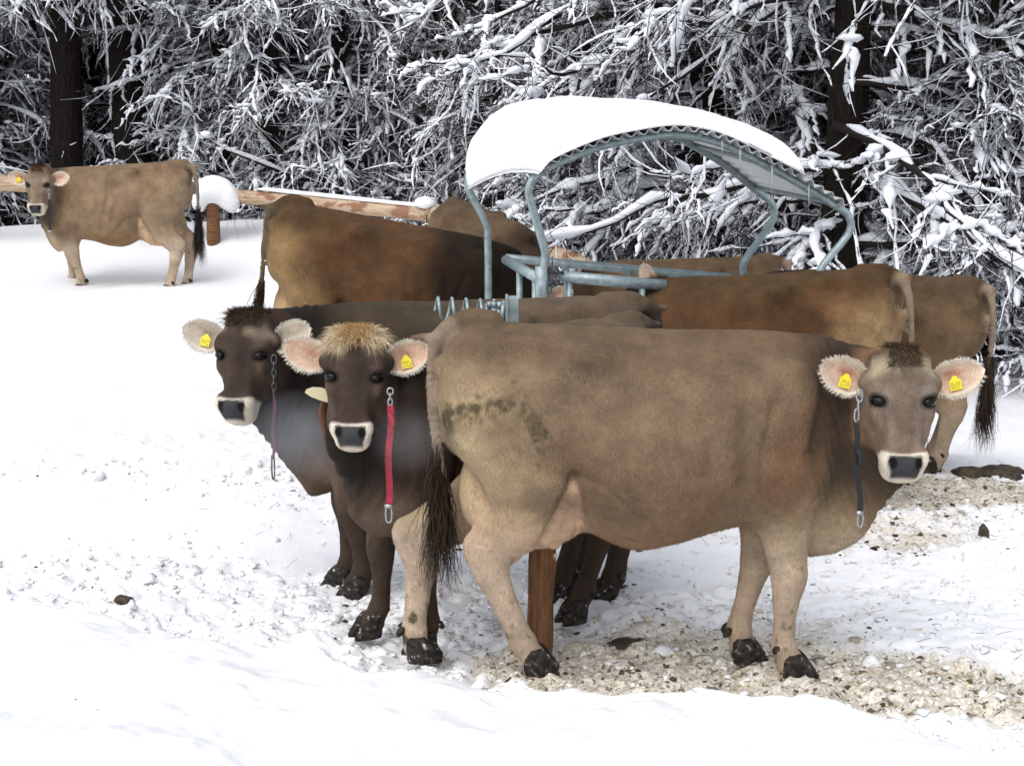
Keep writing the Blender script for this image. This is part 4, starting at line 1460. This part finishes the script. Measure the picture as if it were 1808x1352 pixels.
    # ---- eyes
    for s in (-1, 1):
        mb = MB()
        c0 = H(.206, s * .0945, -.034)
        e_t = w * (.70 * s) - n * .66 - a * .26
        e_t /= np.linalg.norm(e_t)
        e_n = w * (.70 * s) + n * .70
        e_n -= e_t * (e_n @ e_t)
        e_n /= np.linalg.norm(e_n)
        RE = np.array([np.cross(e_t, e_n), e_n, e_t])
        th = np.linspace(0, math.pi, 9)
        ph = np.linspace(0, 2 * math.pi, 15)[:-1]
        TT, PP = np.meshgrid(th, ph, indexing='ij')
        sp_ = np.stack([np.sin(TT) * np.cos(PP), np.sin(TT) * np.sin(PP), np.cos(TT)], -1).reshape(-1, 3)
        I = np.arange(9 * 14).reshape(9, 14)
        mb.add(c0 + (sp_ * np.array([.0185, .0190, .030]) * hs) @ RE, np.stack([I[:-1], I[1:], np.roll(I, -1, 1)[1:], np.roll(I, -1, 1)[:-1]], -1).reshape(-1, 4))
        mb.build('eye', M_EYE, root)
    # ---- ear tags
    for i, (r0, ax, nn, q, L, W, inner) in enumerate(ear_frames):
        if not tags[i]: continue
        td_ = (ears or ({}, {}))[i]
        cpt = inner[7, 6] + nn * .026
        tl = td_.get('tilt', .2)
        dwn = a * math.cos(tl) + ax * math.sin(tl)
        dwn -= nn * (dwn @ nn)
        dwn /= np.linalg.norm(dwn)
        rgt = np.cross(nn, dwn)
        w_, h_ = .0215 * hs, .053 * hs
        out = [(-.3, 0), (.3, 0), (.5, .16), (1, .36), (1, 1), (-1, 1), (-1, .36), (-.5, .16)]
        mb = MB()
        pts = np.array([cpt + rgt * x * w_ + dwn * (y - .1) * h_ for x, y in out])
        pts2 = pts + nn * .003
        vv = np.concatenate([pts, pts2, [pts.mean(0)], [pts2.mean(0)]])
        tr = []
        for j in range(8):
            j1 = (j + 1) % 8
            tr += [[16, j1, j], [17, 8 + j, 8 + j1], [j, j1, 8 + j1], [j, 8 + j1, 8 + j]]
        mb.add(vv, T=tr)
        tg = mb.build('ear_tag', M_TAG, root, smooth=False)
        pm = MB()
        for yy in (.50, .62, .74, .86):
            for xx in np.linspace(-.75, .6, 6):
                if rng.random() < .25: continue
                pm.box(cpt + rgt * (xx + .07) * w_ + dwn * (yy - .1) * h_ + nn * .0034, (w_ * .07, h_ * .028, .0004), np.stack([rgt, dwn, nn], 1))
        pm.build('tag_print', M_TAGINK, tg, smooth=False)
    # ---- tuft on the poll
    if head.get('tuft', 1):
        m = int(2400 * head.get('tuft', 1))
        cand = np.flatnonzero((ha < .062) & (ha > -.06) & (np.abs(hwd) < head.get('tuftw', .062) * (1 - .25 * rng.random(len(V)))) & (hn_ > -.15) & (hn_ < .02))
        pk_ = rng.choice(cand, m)
        sy = hwd[pk_]
        rt = V[pk_]
        dr = N[pk_] * .7 - a[None] * rng.uniform(.0, .7, (m, 1)) + n[None] * rng.uniform(.0, .5, (m, 1)) + w[None] * (sy * 4)[:, None] + rng.normal(size=(m, 3)) * .27
        dr /= np.linalg.norm(dr, axis=1)[:, None]
        ch = np.array(P['poll']) * rng.uniform(.7, 1.35, (m, 1))
        if 'tuftside' in P:
            fs_ = sstep(.02, .085, np.abs(sy) + .6 * np.clip(ha[pk_], 0, .1) + rng.normal(0, .012, m))[:, None]
            ch = ch * (1 - fs_) + np.array(P['tuftside']) * rng.uniform(.8, 1.15, (m, 1)) * fs_
        strands('poll_tuft', rt, dr, (.008 + .05 * rng.random(m) ** 2) * hs * head.get('tuftlen', 1) * (1 + 6 * np.abs(sy)), .0012, ch, root, seg=3, bend=a * .9 + n * .15, bendk=.85, curl=.25, rng=rng)
    # ---- tail switch
    m = 720
    e = TPs[-1]
    ti = rng.integers(30, 40, m)
    rt = TPs[ti] + rng.normal(size=(m, 3)) * .010
    dr = np.array([0, 0, -1.0]) + rng.normal(size=(m, 3)) * .10
    dr /= np.linalg.norm(dr, axis=1)[:, None]
    ln = rng.uniform(.16, .42, m) * P.get('switch', 1)
    strands('tail_switch', rt, dr, ln, .0028, np.array(P['switchc']) * rng.uniform(.5, 1.6, (m, 1)), root, seg=6, rng=rng, wave=.03)
    # ---- hooves
    for q, ft in F.items():
        mb = MB()
        fx = .645 if q[0] == 'F' else -.43
        off = np.array([ft[0] + (.025 if q[0] == 'F' else 0.0), ft[1], ft[2]])
        for s in (-1, 1):
            rings = []
            for (z, cx, rx, ry) in ((.092, .0, .030, .021), (.07, .004, .048, .028), (.035, .014, .060, .031), (.0, .026, .070, .031), (-.02, .028, .068, .030)):
                aa_ = np.arange(12) * 2 * math.pi / 12
                px = np.cos(aa_)
                rings.append(np.stack([off[0] + cx + rx * px * np.where(px > 0, 1.2, .9), off[1] + s * .034 + ry * np.sin(aa_) * np.where(px > .5, .75, 1), np.full(12, off[2] + z)], 1))
            V_ = np.concatenate(rings)
            I = np.arange(60).reshape(5, 12)
            mb.add(V_, np.stack([I[:-1], np.roll(I, -1, 1)[:-1], np.roll(I, -1, 1)[1:], I[1:]], -1).reshape(-1, 4)[:, ::-1], [[I[0][0], I[0][j], I[0][j + 1]] for j in range(1, 11)])
            dc = np.array([off[0] - .062, off[1] + s * .03, off[2] + .115])
            sp_ = []
            for z, r_ in ((.02, .008), (.01, .017), (-.008, .018), (-.022, .008)):
                aa_ = np.arange(8) * 2 * math.pi / 8
                sp_.append(np.stack([dc[0] - z * -.4 + r_ * np.cos(aa_), dc[1] + r_ * np.sin(aa_), np.full(8, dc[2] + z)], 1))
            I = np.arange(32).reshape(4, 8)
            mb.add(np.concatenate(sp_), np.stack([I[:-1], np.roll(I, -1, 1)[:-1], np.roll(I, -1, 1)[1:], I[1:]], -1).reshape(-1, 4)[:, ::-1], [[I[3][0], I[3][j + 1], I[3][j]] for j in range(1, 7)])
        mb.build('hoof', M_HOOF, root)
    # ---- winter coat: short hairs all over
    if fur:
        qa = V[Q[:, 0]]
        qc = V[Q].mean(1)
        keep = np.flatnonzero(qc[:, 2] > .1)
        wts = np.ones(len(keep))
        pick = rng.choice(keep, fur)
        jit = rng.random((fur, 1))
        rt = V[Q[pick, 0]] * jit + V[Q[pick, 2]] * (1 - jit)
        nr = N[Q[pick, 0]]
        flow = np.tile(np.array([-.55, 0, -.85]), (fur, 1))
        hv = (rt - p0) / hs
        onh = (hv @ n > -.22) & (hv @ a > -.06) & (hv @ a < .6) & (np.abs(hv @ w) < .16)
        flow[onh] = a
        flow = flow + rng.normal(size=(fur, 3)) * .25
        flow -= nr * (flow * nr).sum(1)[:, None]
        flow /= np.linalg.norm(flow, axis=1)[:, None] + 1e-9
        dr = flow * .95 + nr * rng.uniform(.10, .32, (fur, 1))
        dr /= np.linalg.norm(dr, axis=1)[:, None]
        nopad = ~(onh & (hv @ a > .42))
        rt, dr, nr, pk, oh = rt[nopad], dr[nopad], nr[nopad], pick[nopad], onh[nopad]
        ch = c[Q[pk, 0]] * rng.uniform(.84, 1.16, (len(pk), 1)) * (1 + .18 * fbm(rt * 9, 3, seed)[:, None])
        ln = rng.uniform(.010, .019, len(pk)) * np.where(oh, .6, 1)
        strands('coat_hair', rt - nr * .001, dr, ln, .0011, ch, root, seg=1, rng=rng, normals=nr)
    return root, dict(H=lambda x, y, z: Vector(pos + (Rn @ (H(x, y, z) * k))), loc=loc, W=lambda p: Vector(pos + Rn @ (np.array(p) * k)), V=V, n=Rn @ n, a=Rn @ a, w=Rn @ w)
# ------------------------------------------------------------------ the herd
PAL_MAIN = dict(side=(.165, .117, .076), back=(.122, .084, .053), rust=(.135, .062, .030), light=(.41, .325, .20), leg=(.40, .315, .235), belly=(.24, .148, .085),
                udder=(.50, .345, .23), neck=(.036, .025, .018), face=(.145, .108, .083), faceside=(.185, .135, .098), eyering=(.30, .25, .21), brow=(.42, .36, .25), browk=.75,
                poll=(.10, .065, .038), jaw=(.17, .095, .05), tail=(.23, .18, .135), switchc=(.030, .019, .012), earin=(.60, .46, .36), earhot=(.42, .095, .035), earhotk=1.0, earedge=(.74, .68, .58), earback=(.22, .16, .11))
PAL_DARK = dict(PAL_MAIN, rear=(.115, .083, .056), chestk=.95, side=(.036, .024, .017), back=(.055, .041, .027), rust=(.04, .022, .014), light=(.15, .105, .075), leg=(.052, .037, .027), belly=(.045, .03, .021),
                neck=(.011, .0085, .0075), face=(.042, .029, .024), faceside=(.09, .062, .045), eyering=(.085, .062, .05), brow=(.30, .24, .18), poll=(.055, .033, .02), jaw=(.045, .028, .02), tail=(.035, .026, .02),
                earin=(.50, .44, .36), earhot=(.16, .10, .07), earhotk=.5, earedge=(.70, .66, .57), earback=(.10, .075, .055))
PAL_BLOND = dict(PAL_DARK, tuftside=(.70, .58, .40), poll=(.56, .38, .18), brow=(.48, .39, .26), browk=1.0, earin=(.62, .44, .33), earhot=(.45, .17, .12), earhotk=.7)
PAL_BROWN = dict(PAL_MAIN, rustn=.38, side=(.078, .041, .019), back=(.068, .042, .020), rust=(.108, .045, .019), light=(.26, .17, .08), leg=(.19, .125, .07), neck=(.011, .008, .006), tail=(.10, .075, .05))
PAL_TAN = dict(PAL_MAIN, side=(.098, .064, .037), back=(.090, .060, .035), light=(.24, .165, .09), neck=(.03, .02, .013))
PAL_GREY = dict(PAL_MAIN, darkx=.52, side=(.225, .158, .100), back=(.185, .128, .080), light=(.32, .245, .16), neck=(.05, .04, .032), face=(.18, .135, .098), poll=(.08, .04, .022), browk=.0, belly=(.21, .13, .062), switchc=(.02, .016, .014))
GRP = 'brown cows out on the snow'
EAR2 = (dict(drop=-.28), dict(drop=-.28))

main_cow, I_MAIN = make_cow('light brown cow standing side on in front of the herd, two yellow ear tags', GRP,
    (.475, 6.42, 0), 0.0, 1.0, .0095, PAL_MAIN,
    feet=dict(HR=atz(941, 1178), HL=(-.40, 6.53, 0), FR=atz(1385, 1188), FL=(.93, 6.52, 0)), hocks=dict(HR=-.0, HL=-.30),
    head=dict(poll=at(1598, 620, 6.12), muzzle=at(1600, 845, 5.96), n=(-.05, -1, .15), tuft=1.0), hs=1.04,
    neck_mid=(.92, -.06, 1.03), tail=[(-.56, 0, 1.41), (-.66, 0, 1.435), (-.745, -.02, 1.39), (-.785, -.03, 1.28), (-.79, -.03, 1.08), (-.765, -.03, .88), (-.755, -.03, .76)],
    fur=90000, seed=1, grime=.9, ears=EAR2)
ZA = -.08
dark_cow, I_DARK = make_cow('darkest cow at the left of the row, purple strap beside its face', GRP,
    (-.16, 7.75, ZA - .05), math.pi, 1.04, .0115, PAL_DARK,
    feet=dict(FL=atz(645, 1045, ZA), FR=atz(614, 1033, ZA), HL=atz(1072, 1058, ZA), HR=atz(1000, 1046, ZA)),
    head=dict(poll=at(426, 552, 7.38), muzzle=at(406, 728, 7.2), n=(-.28, -1, .15), wide=.91, tuft=1.0, tuftw=.085), hs=1.02,
    neck_mid=at(500, 640, 7.6), fur=45000, seed=2, ears=EAR2, tags=(1, 0))
blond_cow, I_BLOND = make_cow('dark cow with a blond tuft facing the camera, red strap hanging from its collar', GRP,
    (.014, 7.06, 0), math.radians(212.7), .92, .0105, PAL_BLOND,
    feet=dict(FL=atz(760, 1143), FR=atz(665, 1112), HL=(.29, 7.02, 0), HR=(.20, 7.36, -.03)),
    head=dict(poll=at(627, 585, 6.5), muzzle=at(617, 786, 6.33), n=(-.03, -1, .15), wide=.91, tuft=1.9, tuftlen=1.25, tuftw=.105), hs=1.09,
    neck_mid=at(660, 700, 6.68), fur=45000, seed=3, ears=EAR2, tags=(0, 1))
left_cow, I_LEFT = make_cow('pale grey brown cow standing alone in deep snow by the fence post', GRP,
    (-4.22, 17.95, -.02), math.pi - .02, 1.0, .015, PAL_GREY, pitch=.03,
    feet=dict(FL=atz(148, 514), FR=atz(128, 505), HL=atz(297, 517), HR=atz(328, 513)),
    head=dict(poll=at(65, 294, 17.5), muzzle=at(61, 381, 17.35), n=(-.02, -1, .12), tuft=.8), hs=1.08,
    fur=0, seed=4, tags=(1, 0), ears=(dict(drop=-.1), dict(drop=-.1)))
red_cow, I_RED = make_cow('reddish brown cow with a nearly black shoulder, head in the feeder from its left side', GRP,
    (-1.0, 10.7, .05), 0.0, 1.0, .016, dict(PAL_BROWN, darkx=.22), pitch=.155,
    head=dict(lp=(1.06, 0, .84), lm=(1.30, 0, .42), tuft=0), seed=5, tags=(0, 0),
    tail=[(-.56, 0, 1.41), (-.68, 0, 1.42), (-.78, 0, 1.33), (-.80, 0, 1.2), (-.79, -.02, 1.0), (-.78, -.02, .8), (-.77, -.02, .66)])
feed_cow, I_FEED = make_cow('brown cow with pale buttocks reaching into the right of the feeder', GRP,
    (1.52, 9.2, -.13), math.radians(151.7), 1.0, .015, dict(PAL_BROWN, light=(.36, .25, .13), tail=(.22, .17, .12)), pitch=.08,
    head=dict(poll=at(1160, 505, 9.75), muzzle=at(1085, 600, 9.9), n=(-.5, -.6, .6), tuft=.5), seed=6, tags=(0, 0), grime=.3)
right_cow, I_RIGHT = make_cow('brown cow at the far right showing its rump, udder and black tail tip', GRP,
    (2.31, 10.28, -.15), math.radians(140), .92, .015, dict(PAL_TAN, side=(.072, .048, .028), back=(.085, .058, .034), light=(.17, .115, .065)),
    feet=dict(HL=(2.62, 9.90, -.03), HR=(2.66, 10.2, -.06)),
    head=dict(lp=(1.12, 0, 1.15), lm=(1.45, 0, .8), tuft=0), seed=7, tags=(0, 0))
rear_cow, I_REAR = make_cow('tan cow behind the feeder roof post, only its back and hips showing', GRP,
    (-.25, 13.3, -.12), math.radians(-65), 1.0, .02, PAL_TAN, pitch=.05,
    head=dict(lp=(1.02, 0, 1.0), lm=(1.3, 0, .55), tuft=0), seed=8, tags=(0, 0))
far_cow, I_FAR = make_cow('brown cow on the far side of the feeder, only a strip of its back showing', GRP,
    (1.36, 12.6, -.36), math.pi, .95, .02, PAL_TAN,
    head=dict(lp=(1.08, 0, 1.0), lm=(1.4, 0, .6), tuft=0), seed=9, tags=(0, 0))
# ------------------------------------------------------------------ tether straps hanging from the necks
def strap_mat(name, c1, c2):
    m = new_mat(name, c1, .7)
    t = NT(m)
    t.base(t.ramp(t.noise(t.coord(), 30, 4), [(.35, c1), (.7, c2)]))
    t.bump(t.noise(t.coord('Object', (200, 200, 200)), 3, 2), .3, .002)
    return m


M_RED = strap_mat('red_webbing', (.33, .008, .03), (.16, .006, .018))
M_PURPLE = strap_mat('purple_webbing', (.10, .010, .055), (.045, .007, .026))
M_BLACK = strap_mat('black_webbing', (.004, .004, .005), (.010, .010, .011))
M_LEATHER = strap_mat('brown_leather', (.12, .045, .022), (.07, .028, .014))
M_CREAM = new_mat('cream_plastic', (.55, .48, .30), .5)


def oval(c, rx, rz, r, turn=0.0, n=16):
    a = np.linspace(0, 2 * math.pi, n + 1)[:-1]
    x = rx * np.sign(np.cos(a)) * np.abs(np.cos(a)) ** .7
    return np.array(c) + np.stack([x * math.cos(turn), x * math.sin(turn), rz * np.sin(a)], 1)


def tether(label, top, strap_top, strap_bot, end, Y, w, mat, links=4, knot=None, dark=False):
    P0, P1, P2, P3 = [np.array(at(u, v, Y)) for u, v in (top, strap_top, strap_bot, end)]
    r = empty('tether_strap', P0, label, 'strap', 'tether straps hanging from the cows')
    o = P0
    st = M_DARKSTEEL if dark else M_STEEL
    ch = MB()
    hl = np.linalg.norm(P1 - P0) / links
    for i in range(links):
        c = P0 + (P1 - P0) * (i + .5) / links - o
        ch.tube(oval(c, .0085 + .003 * (i == 0), hl * .64, .004, (i % 2) * 1.3 + .2), .0036, 6, closed=True)
    ch.build('chain', st, r)
    d = P2 - P1
    mb = MB()
    L = np.linalg.norm(d)
    tt = np.linspace(0, 1, 14)
    sway = .004 * np.sin(tt * 9)
    pts = P1 + d * tt[:, None] - o
    pts[:, 0] += sway
    V = []
    for i, p in enumerate(pts):
        tw = .25 * math.sin(tt[i] * 4)
        ex, ey = math.cos(tw) * w / 2, math.sin(tw) * w / 2
        for sx, sy in ((-1, -1), (1, -1), (1, 1), (-1, 1)):
            V.append(p + np.array([sx * ex, sx * ey + sy * .0025, 0]))
    I = np.arange(56).reshape(14, 4)
    mb.add(V, np.stack([I[:-1], np.roll(I, -1, 1)[:-1], np.roll(I, -1, 1)[1:], I[1:]], -1).reshape(-1, 4), [[0, 1, 2], [0, 2, 3], [52, 54, 53], [52, 55, 54]])
    mb.build('webbing', mat, r, smooth=False)
    if knot is not None:
        kb = MB()
        c = P1 + d * knot - o
        kb.tube([c + [-.004, -.004, .035], c + [.010, -.006, .012], c + [.012, -.006, -.012], c + [.002, -.004, -.03]], [.006, .011, .010, .005], 8)
        kb.build('knot', mat, r)
    c = (P2 + P3) / 2 - o
    rb = MB()
    rb.tube(oval(c + [0, -.003, 0], w * .5, np.linalg.norm(P3 - P2) / 2, .004, .15), .0038, 6, closed=True)
    rb.box(P2 - o + [0, -.004, 0], (w * .62, .005, .008))
    rb.build('end_ring', st, r)
    return r


tether('black webbing strap on chain links hanging beside the jaw of the front cow', (1519, 690), (1511, 742), (1518, 905), (1519, 930), 5.98, .021, M_BLACK, 3, .40)
tether('red webbing strap hanging beside the cheek of the blond tufted cow', (689, 686), (689, 714), (686, 893), (687, 922), 6.32, .025, M_RED, 3, .16)
tether('long thin purple strap and dark chain beside the leftmost dark cow', (484, 628), (484, 700), (482, 806), (483, 846), 7.16, .013, M_PURPLE, 6, None, True)
tether('black strap with a ring hanging under the ear of the lone pale cow', (87, 335), (87, 352), (88, 408), (88, 422), 17.15, .03, M_BLACK, 2, None)

# collar of the blond tufted cow
c0, c1 = np.array(I_BLOND['W'](I_BLOND['loc'](at(573, 735, 6.60)))), None
inv = lambda p: I_BLOND['loc'](p)
mb = MB()
cp = [at(585, 690, 6.62), at(571, 722, 6.60), at(572, 745, 6.58), at(582, 772, 6.57)]
P = spline([inv(p) for p in cp], 10)
mb.tube(P, .022, 8, flat=.3)
mb.build('collar', M_LEATHER, blond_cow)
mb = MB()
pts = [(585, 712), (566, 707), (550, 701), (538, 693), (541, 687), (552, 683), (568, 684), (585, 690)]
q0 = np.array([inv(at(u, v, 6.56)) for u, v in pts])
q1 = np.array([inv(at(u, v, 6.575)) for u, v in pts])
mb.add(np.concatenate([q0, q1]), [[j, (j + 1) % 8, 8 + (j + 1) % 8, 8 + j] for j in range(8)], [[0, j + 1, j] for j in range(1, 7)] + [[8, 8 + j, 8 + j + 1] for j in range(1, 7)])
mb.build('collar_tab', M_CREAM, blond_cow, smooth=False)

# ------------------------------------------------------------------ clods, dung, straw
M_CLOD = new_mat('snow_clods', SNOW_C, .6, spec=.15)
_t = NT(M_CLOD)
_a = _t.n('ShaderNodeAttribute')
_a.attribute_name = 'coat'
_t.base(_t.mix(1.0, _a.outputs['Color'], _t.ramp(_t.noise(_t.coord(), 45, 4), [(.3, (.82, .80, .76)), (.6, (1, 1, 1))]), 'MULTIPLY'))
_t.bump(_t.noise(_t.coord(), 60, 4), .4, .01)
M_DUNG = new_mat('dung', (.03, .022, .012), .7)
_t = NT(M_DUNG)
_t.base(_t.ramp(_t.noise(_t.coord(), 25, 5), [(.35, (.018, .013, .008)), (.7, (.075, .055, .028))]))
_t.bump(_t.noise(_t.coord(), 30, 5), .7, .02)


def scatter(name, n, box, weight, size, colf, seed, flat=.6, mat=None, power=2.2):
    rng = np.random.default_rng(seed)
    x = rng.uniform(box[0], box[1], n * 12)
    y = rng.uniform(box[2], box[3], n * 12)
    tr, mk, ed = masks(x, y)
    wgt = weight(tr, mk, ed, x, y)
    keep = np.flatnonzero(rng.random(len(x)) < wgt)[:n]
    x, y, mk = x[keep], y[keep], mk[keep]
    n = len(x)
    r = size[0] + (size[1] - size[0]) * rng.random(n) ** power
    z = ground_h(x, y)
    u = np.array([[math.cos(a + b) * math.cos(b), math.sin(a + b) * math.cos(b), math.sin(b)] for b in (-.5, .5) for a in np.arange(6) * math.pi / 3] + [[0, 0, 1.0]])
    I = np.arange(12).reshape(2, 6)
    q = np.stack([I[:-1], np.roll(I, -1, 1)[:-1], np.roll(I, -1, 1)[1:], I[1:]], -1).reshape(-1, 4)
    tq = np.array([[6 + j, 6 + (j + 1) % 6, 12] for j in range(6)])
    sh = 1 + .32 * rng.normal(size=(n, 13, 1)).clip(-1.4, 1.4)
    asp = rng.uniform(.7, 1.35, (n, 1, 3)) * np.array([1, 1, flat])
    V = np.stack([x, y, z + r * .02], 1)[:, None] + u[None] * sh * asp * r[:, None, None]
    b = np.arange(n)[:, None, None] * 13
    c = np.repeat(colf(rng, n, mk), 13, 0)
    o = mesh_obj(name, V.reshape(-1, 3), (q[None] + b).reshape(-1, 4), (tq[None] + b).reshape(-1, 3), mat or M_CLOD, None, col=c, smooth=True)
    return tag(o, kind='stuff')


def clodcol(rng, n, mk):
    c = np.tile(np.array(SNOW_C), (n, 1)) * rng.uniform(.9, 1.0, (n, 1))
    d = (rng.random(n) < np.clip(mk * .35, 0, .35))
    dirty = np.array([.66, .60, .49])[None] * rng.uniform(.4, 1.35, (n, 1))
    return np.where(d[:, None], dirty, c)


scatter('snow_clods', 6500, (-3.0, 3.4, 5.3, 9.6), lambda tr, mk, ed, x, y: np.clip(tr * .8, 0, 1) * (1 - .8 * np.clip(mk, 0, 1)) * (1 - ed), (.004, .022), clodcol, 31, flat=.5)
scatter('snow_lumps', 140, (-2.6, 3.2, 5.3, 9.6), lambda tr, mk, ed, x, y: np.clip(tr * .9, 0, 1) * (1 - .7 * np.clip(mk, 0, 1)) * (1 - ed), (.022, .055), clodcol, 32, power=3)
scatter('snow_crumbs', 1300, (-2.6, 3.2, 4.6, 7.4), lambda tr, mk, ed, x, y: np.exp(-((ed - .5) / .3) ** 2) * .6 * (tr > .02), (.004, .018), lambda r, n, m: np.tile(np.array(SNOW_C), (n, 1)), 33)
scatter('dung_crumbs', 900, (-3.2, 3.4, 5.2, 10.0), lambda tr, mk, ed, x, y: np.clip(mk * .5 + tr * .03 + .002, 0, 1), (.004, .018), lambda r, n, m: np.array([.06, .045, .022])[None] * r.uniform(.4, 2.2, (n, 1)), 34, power=3)


def pat(label, u, v, rx, ry, rz, seed, cat='dung'):
    c = atz(u, v)
    rng = np.random.default_rng(seed)
    z = gz(c.x, c.y)
    pr = []
    for i in range(12):
        a, rr = rng.uniform(0, 6.28), rng.uniform(0, 1) ** .6
        pr.append(((c.x + math.cos(a) * rr * rx, c.y + math.sin(a) * rr * ry, z + rng.uniform(-.3, .5) * rz), (rng.uniform(.25, .5) * rx, rng.uniform(.3, .6) * ry, rz * rng.uniform(.5, 1))))
    lo = np.min([np.array(a) - np.array(b) for a, b in pr], 0) - .08
    hi = np.max([np.array(a) + np.array(b) for a, b in pr], 0) + .08
    f = Field(lo, hi, .012)
    for a, b in pr: f.ell(a, b, k=.02)
    V, Q = f.mesh()
    V = V + vert_normals(V, Q) * (.010 * fbm(V * 30, 3, seed))[:, None]
    return tag(mesh_obj('cow_pat', V, Q, None, M_DUNG), label, cat, 'cow pats on the snow')


pat('small flat dark cow pat on the snow behind the belly of the front cow', 1103, 1112, .11, .07, .022, 1)
pat('large dark cow pat at the right edge beside the hoof of the rightmost cow', 1760, 822, .22, .12, .05, 2)
pat('dark lump of dung below the muzzle of the front cow', 1556, 858, .06, .06, .05, 3)
pat('tiny dark cow pat alone on the snow at the left', 222, 1057, .035, .03, .02, 4)
pat('dark lump of dung lying in the clean snow right of the front legs', 1737, 955, .02, .02, .03, 5)

# straw and twigs lying about
M_STRAW = new_mat('straw', (.36, .27, .12), .7)
rng = np.random.default_rng(77)
n = 1900
x, y = rng.uniform(-3.2, 3.4, n * 8), rng.uniform(5.0, 10.2, n * 8)
tr, mk, ed = masks(x, y)
k = np.flatnonzero(rng.random(len(x)) < np.clip(0.6 * mk + .02 * tr + .0025, 0, 1))[:n]
x, y = x[k], y[k]
z = ground_h(x, y)
an, ln = rng.uniform(0, 6.28, len(x)), rng.uniform(.015, .085, len(x))
m_ = 4
t_ = np.linspace(-.5, .5, m_)[None]
P = np.stack([x[:, None] + np.cos(an)[:, None] * ln[:, None] * t_, y[:, None] + np.sin(an)[:, None] * ln[:, None] * t_, z[:, None] + .004 + (rng.uniform(-.2, .5, len(x)) * ln)[:, None] * (t_ + .4) - .004 * np.abs(t_)], -1)
V, Q = batch_tubes(P, np.full(P.shape[:2], .0014), 3)
tag(mesh_obj('straw_bits', V, Q, None, M_STRAW), kind='stuff')
# ------------------------------------------------------------------ breath steaming in the cold
def breath(name, c, r, dens):
    mb = MB()
    th = np.linspace(0, math.pi, 13)
    ph = np.linspace(0, 2 * math.pi, 25)[:-1]
    TT, PP = np.meshgrid(th, ph, indexing='ij')
    s = np.stack([np.sin(TT) * np.cos(PP), np.sin(TT) * np.sin(PP), np.cos(TT)], -1).reshape(-1, 3)
    I = np.arange(13 * 24).reshape(13, 24)
    mb.add(s, np.stack([I[:-1], I[1:], np.roll(I, -1, 1)[1:], np.roll(I, -1, 1)[:-1]], -1).reshape(-1, 4))
    m = bpy.data.materials.new('breath_steam')
    m.use_nodes = True
    nt = m.node_tree
    nt.nodes.clear()
    out = nt.nodes.new('ShaderNodeOutputMaterial')
    pv = nt.nodes.new('ShaderNodeVolumePrincipled')
    pv.inputs['Color'].default_value = (.95, .96, 1, 1)
    tc = nt.nodes.new('ShaderNodeTexCoord')
    ln = nt.nodes.new('ShaderNodeVectorMath')
    ln.operation = 'LENGTH'
    nt.links.new(tc.outputs['Object'], ln.inputs[0])
    nz = nt.nodes.new('ShaderNodeTexNoise')
    nz.inputs['Scale'].default_value = 2.2
    nz.inputs['Detail'].default_value = 3
    nt.links.new(tc.outputs['Object'], nz.inputs['Vector'])
    mp = nt.nodes.new('ShaderNodeMapRange')
    mp.inputs['From Min'].default_value = 1.0
    mp.inputs['From Max'].default_value = .2
    nt.links.new(ln.outputs['Value'], mp.inputs['Value'])
    mu = nt.nodes.new('ShaderNodeMath')
    mu.operation = 'MULTIPLY'
    nt.links.new(mp.outputs[0], mu.inputs[0])
    nt.links.new(nz.outputs['Fac'], mu.inputs[1])
    m2 = nt.nodes.new('ShaderNodeMath')
    m2.operation = 'MULTIPLY'
    m2.inputs[1].default_value = dens
    nt.links.new(mu.outputs[0], m2.inputs[0])
    nt.links.new(m2.outputs[0], pv.inputs['Density'])
    nt.links.new(pv.outputs[0], out.inputs['Volume'])
    o = mb.build(name, m)
    o.location = c
    o.scale = r
    return tag(o, kind='stuff')


breath('breath_steam', at(530, 770, 6.95), (.28, .13, .22), 3.0)
breath('breath_steam', at(722, 775, 6.25), (.18, .12, .15), 1.3)
